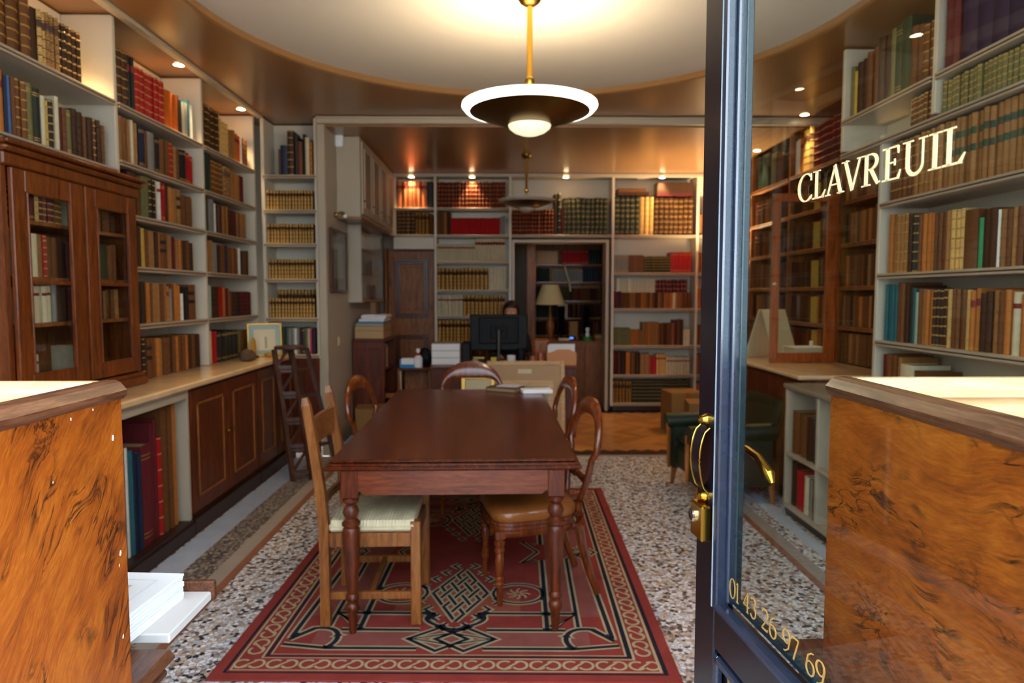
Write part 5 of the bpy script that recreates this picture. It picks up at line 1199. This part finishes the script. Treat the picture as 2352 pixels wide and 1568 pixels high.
yl('third shelf of bay by corner bookcase', yB, 1.985, LB - .10, '1 gr 50 262 p;1 gr 40 258 p;1 gy 60 250 p;1 wh 32 240 p;1 nv 26 240 p;4 br 32 235 b;1 or 30 235 p;3 db 34 225 b;4 br 30 222 b;2 tn 30 225 b')
yl('fourth shelf of bay by corner bookcase', yB, 1.673, LB - .06, '1 pg 32 255 p;1 mr 30 255 p;2 tn 30 250 b;1 gy 58 240 p;1 db 32 230 b;2 br 36 228 b;1 nv 32 228 p;2 br 36 226 b;1 or 26 225 p;2 br 30 220 b;1 wh 26 225 p;1 dg 34 200 p;3 br 32 215 b')
yl('fifth shelf of bay by corner bookcase', yB, 1.32, LB - .03, '1 pk 66 262 p;1 pg 22 255 p;2 db 48 245 b;1 rd 54 240 p;1 or 34 238 p;1 mr 28 232 b;1 tn 24 228 p;1 br 28 220 b;7 db 40 208 b')
yl('bottom row on worktop behind gilt picture', yB, .964, LB - .12, '1 mr 32 262 p;1 cr 42 258 p;1 rd 54 245 p;5 bk 60 240 s;1 ol 34 238 p;3 br 36 230 b')
# -- corner sets
def cl(name, z, spec, x0=-2.165, L=.443, y=6.355, **k): row(name, (x0, y), 0, z, L, spec, end='ladder wall end', **k)
cl('top shelf of corner bookcase', 2.59, '1 br 20 235 p;1 nv 60 270 p;1 db 64 400 r;1 bk 26 360 p;1 br 52 300 b;1 bk 22 370 p;1 cr 34 345 p;1 or 30 300 r', x0=-2.05, L=.32)
for z, nm in ((2.277, 'second'), (1.972, 'third'), (1.648, 'fourth'), (1.289, 'fifth')): cl('front row, ' + nm + ' corner shelf', z, '15 gd 31 178 g')
row('back row, fifth corner shelf', (-2.13, 6.50), 0, 1.289, .4, '12 gd 30 262 g', dp=.1)
cl('lowest shelf of corner bookcase', .948, '3 gy 24 235 p;3 gr 22 250 p;2 gy 28 245 p;1 wh 20 245 p;1 gy 22 245 p;1 mr 16 240 p;1 dg 30 255 s;1 ol 26 250 p;1 cr 18 245 p;1 mg 18 235 p;1 bk 30 245 p')
# -- glazed cabinet
def gc(name, y0, z, L, spec, **k): row(name, (-2.232, y0), 90, z, L, spec, dp=.17, end='street side', **k)
zc = .965
gc('upper shelf behind nearer cabinet door', 3.10, zc + .885, .46, '2 mr 30 150 r;1 gy 26 155 p;1 cr 24 150 p;2 mr 28 160 s;1 gd 22 160 r;4 mr 22 150 r;2 br 24 145 r'); gc('upper shelf behind farther cabinet door', 3.63, zc + .885, .40, '1 cr 28 165 v;1 gd 34 160 p;6 br 28 140 b')
gc('second shelf behind nearer cabinet door', 3.10, zc + .62, .46, '1 br 34 225 p;1 cr 32 220 p;1 rd 34 225 p;2 wh 34 215 v;1 cr 28 210 p;1 tn 34 208 b;1 rd 24 205 r;2 br 38 205 p;1 db 40 200 p'); gc('second shelf behind farther cabinet door', 3.63, zc + .62, .40, '1 mr 38 190 p;1 rd 30 190 p;1 or 28 195 b;2 br 34 190 b;1 gr 66 200 p;2 br 40 200 b')
gc('third shelf behind nearer cabinet door', 3.10, zc + .40, .46, '2 cr 26 175 p;2 br 28 172 b;1 tn 28 175 p;1 gd 24 172 v;3 cr 27 178 v;1 gy 26 180 p;2 db 28 170 b'); gc('third shelf behind farther cabinet door', 3.63, zc + .40, .40, '2 mr 30 165 b;1 tn 26 170 p;2 cr 28 165 v;1 bk 40 165 p;1 tn 22 160 p;3 br 34 165 b')
gc('bottom of cabinet behind nearer door', 3.14, zc + .0765, .40, '1 rd 46 225 p;1 cr 26 130 p;1 cr 40 135 p;1 br 34 130 b;1 cr 34 175 v', fit=False); gc('bottom of cabinet behind farther door', 3.66, zc + .0765, .40, '1 cr 50 190 v;1 cr 40 125 v;2 wh 34 125 p', fit=False)
# -- folios in the open base cupboard
row('open folio cupboard under worktop', (-1.985, 3.38), 90, .1, .785, '1 br 90 560 p;1 db 80 600 p;1 wh 34 575 p;1 tl 34 572 p;2 nv 40 545 p;1 mr 100 575 s;1 mr 34 690 p;1 mr 36 700 p;1 rd 50 560 r;1 br 58 755 b;1 br 56 758 b;1 or 46 752 b', dp=.40)
# -- right near bookcase (left to right as seen = towards the street)
def yr(name, y0, z, L, spec, **k): row(name, (XR + .028, y0), -90, z, L, spec, rev=True, end='street end', **k)
yr('top shelf seen through shop door, far half', 4.53, 2.64, .90, '1 ol 40 330 b;1 yl 30 300 p;2 db 56 340 b;2 br 52 360 b;2 db 60 385 b;1 ol 40 400 p;1 gr 54 400 s;1 gr 80 410 p;2 br 52 330 b;2 br 44 300 r', vis=.6)
yr('top shelf seen through shop door, near half', 3.57, 2.64, .85, '2 mr 50 400 b;4 pu 88 410 p;2 cr 60 390 v;2 br 50 380 b', vis=.6)
yr('second shelf seen through shop door, far end', 3.86, 2.42, .235, '7 br 34 165 r', vis=.6)
yr('second shelf seen through shop door', 3.575, 2.42, .84, '25 ol 33 172 r', vis=.6)
yr('third shelf seen through shop door', 4.03, 2.04, 1.28, '6 br 44 335 r;6 tn 44 335 r;18 tn 45 338 d', vis=.6)
yr('fourth shelf seen through shop door', 4.03, 1.625, 1.28, '1 or 48 340 b;1 tn 40 335 b;3 tn 40 335 r;1 db 34 325 b;2 dg 34 312 r;1 br 34 305 b;3 or 38 310 b;4 tn 36 305 b;3 gd 38 300 r;1 br 104 290 p;1 eg 42 245 p;2 db 44 270 p;1 wh 20 260 p;4 tn 40 262 b;5 br 40 255 b', vis=.6)
yr('fifth shelf seen through shop door', 4.03, 1.23, 1.28, '4 tl 33 330 p;2 br 42 335 b;1 db 40 325 b;1 dg 34 310 p;1 tl 24 300 p;1 pg 46 292 p;4 or 34 300 b;4 db 32 300 r;5 tn 36 298 b;2 or 40 295 l;2 db 44 285 b;3 tn 40 290 b;1 cr 60 280 v;5 br 40 270 b', vis=.6)
yr('lowest row above the walnut box rim', 4.03, .951, .5, '1 mr 30 200 p;1 br 60 205 b;1 br 44 195 b;1 tn 40 190 p;1 cr 110 160 p;1 br 100 130 p', vis=.6, fit=False)
row('upper compartment of low cream shelf unit', (1.96, 4.55), -90, .441, .40, '2 br 90 275 b;2 db 80 270 b', rev=True, vis=.6); row('lower compartment of low cream shelf unit', (1.96, 4.55), -90, .081, .40, '1 db 70 290 p;1 rd 60 265 p;1 rd 50 255 p;1 cr 60 250 p;1 gy 50 240 p;1 br 60 245 b', rev=True, vis=.6)
# -- dark far bookcase on the right
for z, nm in ((2.62, 'top'), (2.25, 'second'), (1.91, 'third'), (1.57, 'fourth'), (1.25, 'fifth'), (.951, 'lowest')):
    for b in range(4):
        spec = {2.62: ('12 db 44 330 b;5 br 44 320 b', '6 dg 56 360 p;3 ol 40 330 p;6 db 50 300 b', '3 wh 30 330 p;2 or 40 330 l;3 gd 56 380 g;10 mr 44 370 r', '8 db 52 300 b;8 br 48 300 b')}.get(z, ('20 db 42 250 b', '10 br 42 250 b;4 ol 40 240 p;8 db 40 235 b', '9 db 44 240 b;3 yl 40 235 p;8 br 42 250 b', '10 br 40 240 b;10 db 42 260 b'))[b]
        row(nm + ' shelf of dark far bookcase', (2.775, 8.56 - b * 1.0), -90, z + .0005, .93, spec, rev=True, vis=.25)
# -- back wall
def bk(name, x0, z, L, spec, **k): row(name, (x0, 8.775), 0, z, L, spec, end='wooden door end', **k)
bk('upper shelf over wooden door', -1.34, 2.6, .462, '6 ro 62 335 l;1 bk 60 330 p', vis=.9); bk('upper shelf of second back bay', -.835, 2.6, .90, '20 mr 44 330 r', vis=.9)
bk('second shelf over wooden door', -1.34, 2.262, .462, '4 db 58 290 r;4 tn 46 285 g;1 br 40 270 b'); bk('second shelf of second back bay', -.835, 2.262, .90, '4 br 48 285 b;26 rd 27 215 p;2 gy 40 235 p')
bk('high shelf above the opening', .115, 2.262, 1.26, '13 mr 48 320 r;1 db 62 505 p;1 dg 50 530 r;1 mr 32 330 p;10 dg 68 470 t', vis=1); bk('high shelf of last back bay', 1.425, 2.262, 1.03, '5 dg 66 480 t;3 gd 58 480 t;8 db 62 470 t')
bk('first low shelf beside wooden door', -.835, 1.926, .90, '17 cr 25 222 v;10 cr 34 294 l'); bk('second low shelf beside wooden door', -.835, 1.566, .90, '13 gd 46 278 g;5 cr 42 275 p'); bk('third low shelf beside wooden door', -.835, 1.232, .90, '7 cr 42 262 v;11 gd 46 265 g'); bk('fourth low shelf beside wooden door', -.835, .90, .90, '18 gd 46 275 g', vis=.5)
bk('fifth low shelf beside wooden door', -.835, .55, .90, '20 br 44 260 b', vis=.05)
bk('first shelf right of the opening', 1.425, 1.783, 1.03, '6 gy 30 225 s;4 br 42 222 p;10 dg 32 212 r;8 rd 31 262 s'); row('back row, second shelf right of the opening', (1.48, 8.90), 0, 1.326, .96, '13 cr 36 380 p;9 mr 42 375 r', dp=.1, end='opening end'); bk('front row, second shelf right of the opening', 1.425, 1.326, 1.03, '2 mr 30 220 p;1 nv 30 225 p;14 br 34 205 b;4 or 36 200 b;1 cr 34 205 p;5 br 36 205 b', dp=.1)
bk('third shelf right of the opening', 1.425, .85, 1.03, '8 ol 33 225 p;5 or 36 200 b;6 tn 40 300 b;6 br 38 285 b;3 db 44 330 b;3 cr 32 210 p'); bk('fourth shelf right of the opening', 1.425, .472, 1.03, '3 db 50 300 b;3 br 54 290 b;1 tn 70 265 p;1 tn 60 270 p;2 rd 40 235 p;3 gd 40 265 v;8 cr 36 225 v'); bk('lowest shelf right of the opening', 1.425, .10, 1.03, '6 tn 36 285 g;20 dg 34 285 r')
for z in (2.262, 1.783, 1.326, .85, .472, .10): bk('last sliver bay of back wall', 2.51, z, .48, '5 or 40 260 b;6 br 42 265 b', vis=.3)
# -- far room
for z, spec in ((1.953, '3 br 100 5 p;10 rd 30 210 s;4 dg 34 215 p'), (1.695, '4 dg 40 200 p;1 tn 30 200 p;12 gy 33 190 s;6 nv 36 205 p'), (1.416, '14 dg 34 215 r;12 db 36 180 b'), (1.16, '8 gr 36 210 p;4 cr 34 210 p;12 db 36 200 b'), (.9, '20 db 44 200 b')):
    row('far room shelf', (.51, 10.225), 0, z, .97, spec, vis=.35, end='opening post')
BOOKS = [b for b in BOOKS if b[6] > .02]
inview = [b for b in BOOKS if b[0] >= 0]
inview.sort(key=lambda b: -b[0])
NIND = 300
single = inview[:NIND]; rest = inview[NIND:] + [b for b in BOOKS if b[0] < 0]
cutoff = single[-1][0]
seen = {}
for b in single:
    area, x, y, z, a, th, ht, dp, c, st, lean, lab, ph = b
    seen[lab] = seen.get(lab, 0) + 1
    mb = MB(); bookgeo(mb, None, th, ht, dp, st)
    lab3 = LABC.get(st, 'lab_red')
    if st == 'd' and c == 'tn' and 'third shelf seen' in lab: lab3 = 'lab_green'
    o = mb.build('book', [bookmat(c, False), bookmat(c, True), M['gilt'], M[lab3]]); o.location = (x, y, z); o.rotation_euler = (0, 0, a)
    tag(o, lab, 'book', 'old books on ' + ('the left wall' if a > 1 and x < 0 else 'the right wall' if a < -1 else 'the back and corner shelves'))
    BX(.003, .006, .003, th - .003, dp - .004, ht - .005).build('page_block', 'pages', o)
big = MB(); mats = []; mid = {}
for b in rest:
    area, x, y, z, a, th, ht, dp, c, st, lean, lab, ph = b
    mb = MB(); mb.x = Matrix.Translation((x, y, z)) @ Matrix.Rotation(a, 4, 'Z'); bookgeo(mb, None, th, ht, dp, st, False)
    mb.box(.003, .006, .003, th - .003, dp - .004, ht - .005, 4)
    loc = [bookmat(c, False), bookmat(c, True), M['gilt'], M[LABC.get(st, 'lab_red')], M['pages']]
    for m_ in loc:
        if m_.name not in mid: mid[m_.name] = len(mats); mats.append(m_)
    o0 = len(big.v); big.v += mb.v; big.f += [[o0 + i for i in f] for f in mb.f]; big.mi += [mid[loc[i].name] for i in mb.mi]; big.sm += mb.sm
bg_ = big.build('small_books', mats); bg_['kind'] = 'stuff'; tag(bg_, 'hundreds of small old books filling the remaining shelves', 'books')
# lying books in the back bays
for k, (x, y, z, w, d, hgt, c, lab) in enumerate(((1.67, 8.9, 2.262 + .495, .40, .2, .05, 'db', 'dark folio lying on the tall gilt books of the last back bay'), (1.65, 8.9, 2.262 + .547, .36, .2, .045, 'br', 'brown folio lying uppermost at the opening end of the last back bay'), (2.20, 8.9, 2.262 + .495, .46, .2, .03, 'mr', 'maroon folio lying flat below the thick folio by the last downlight'), (2.20, 8.9, 2.262 + .527, .46, .2, .14, 'db', 'thick dark folio lying under the last downlight'))):
    t = thing('folio', lab, 'book', (x, y, z)); MB().box(-w / 2, -d / 2, 0, w / 2, d / 2, .004).box(-w / 2, -d / 2, hgt - .004, w / 2, d / 2, hgt).box(-w / 2, -d / 2 - .006, 0, w / 2, -d / 2, hgt, b=.003).build('cover', bookmat(c, False), t); BX(-w / 2 + .004, -d / 2, .004, w / 2 - .004, d / 2 - .006, hgt - .004).build('page_block', 'pages', t)
print('books', len(single), len(rest), 'cutoff', round(cutoff), 'dup', [k for k, v in seen.items() if v > 1][:8])
# added fill lamp, unseen behind the door frame, to brighten the back room
fl_ = thing('added_fill_lamp', 'added unseen brass fill lamp with a cream shade at the end of the back room', 'lamp', (2.58, 8.0, .001))
MB().lathe([(0, 0), (.14, 0), (.14, .02), (.03, .035), (.012, .06), (.012, 1.5), (0, 1.5)], n=24).build('stand', 'brass', fl_); MB().lathe([(.22, 1.48), (.15, 1.78), (.147, 1.78), (.217, 1.48)], n=36).build('shade', 'shade', fl_)
light('added_fill_bulb', 'POINT', (2.58, 8.0, 1.66), 300, (1, .76, .46), shadow_soft_size=.06)
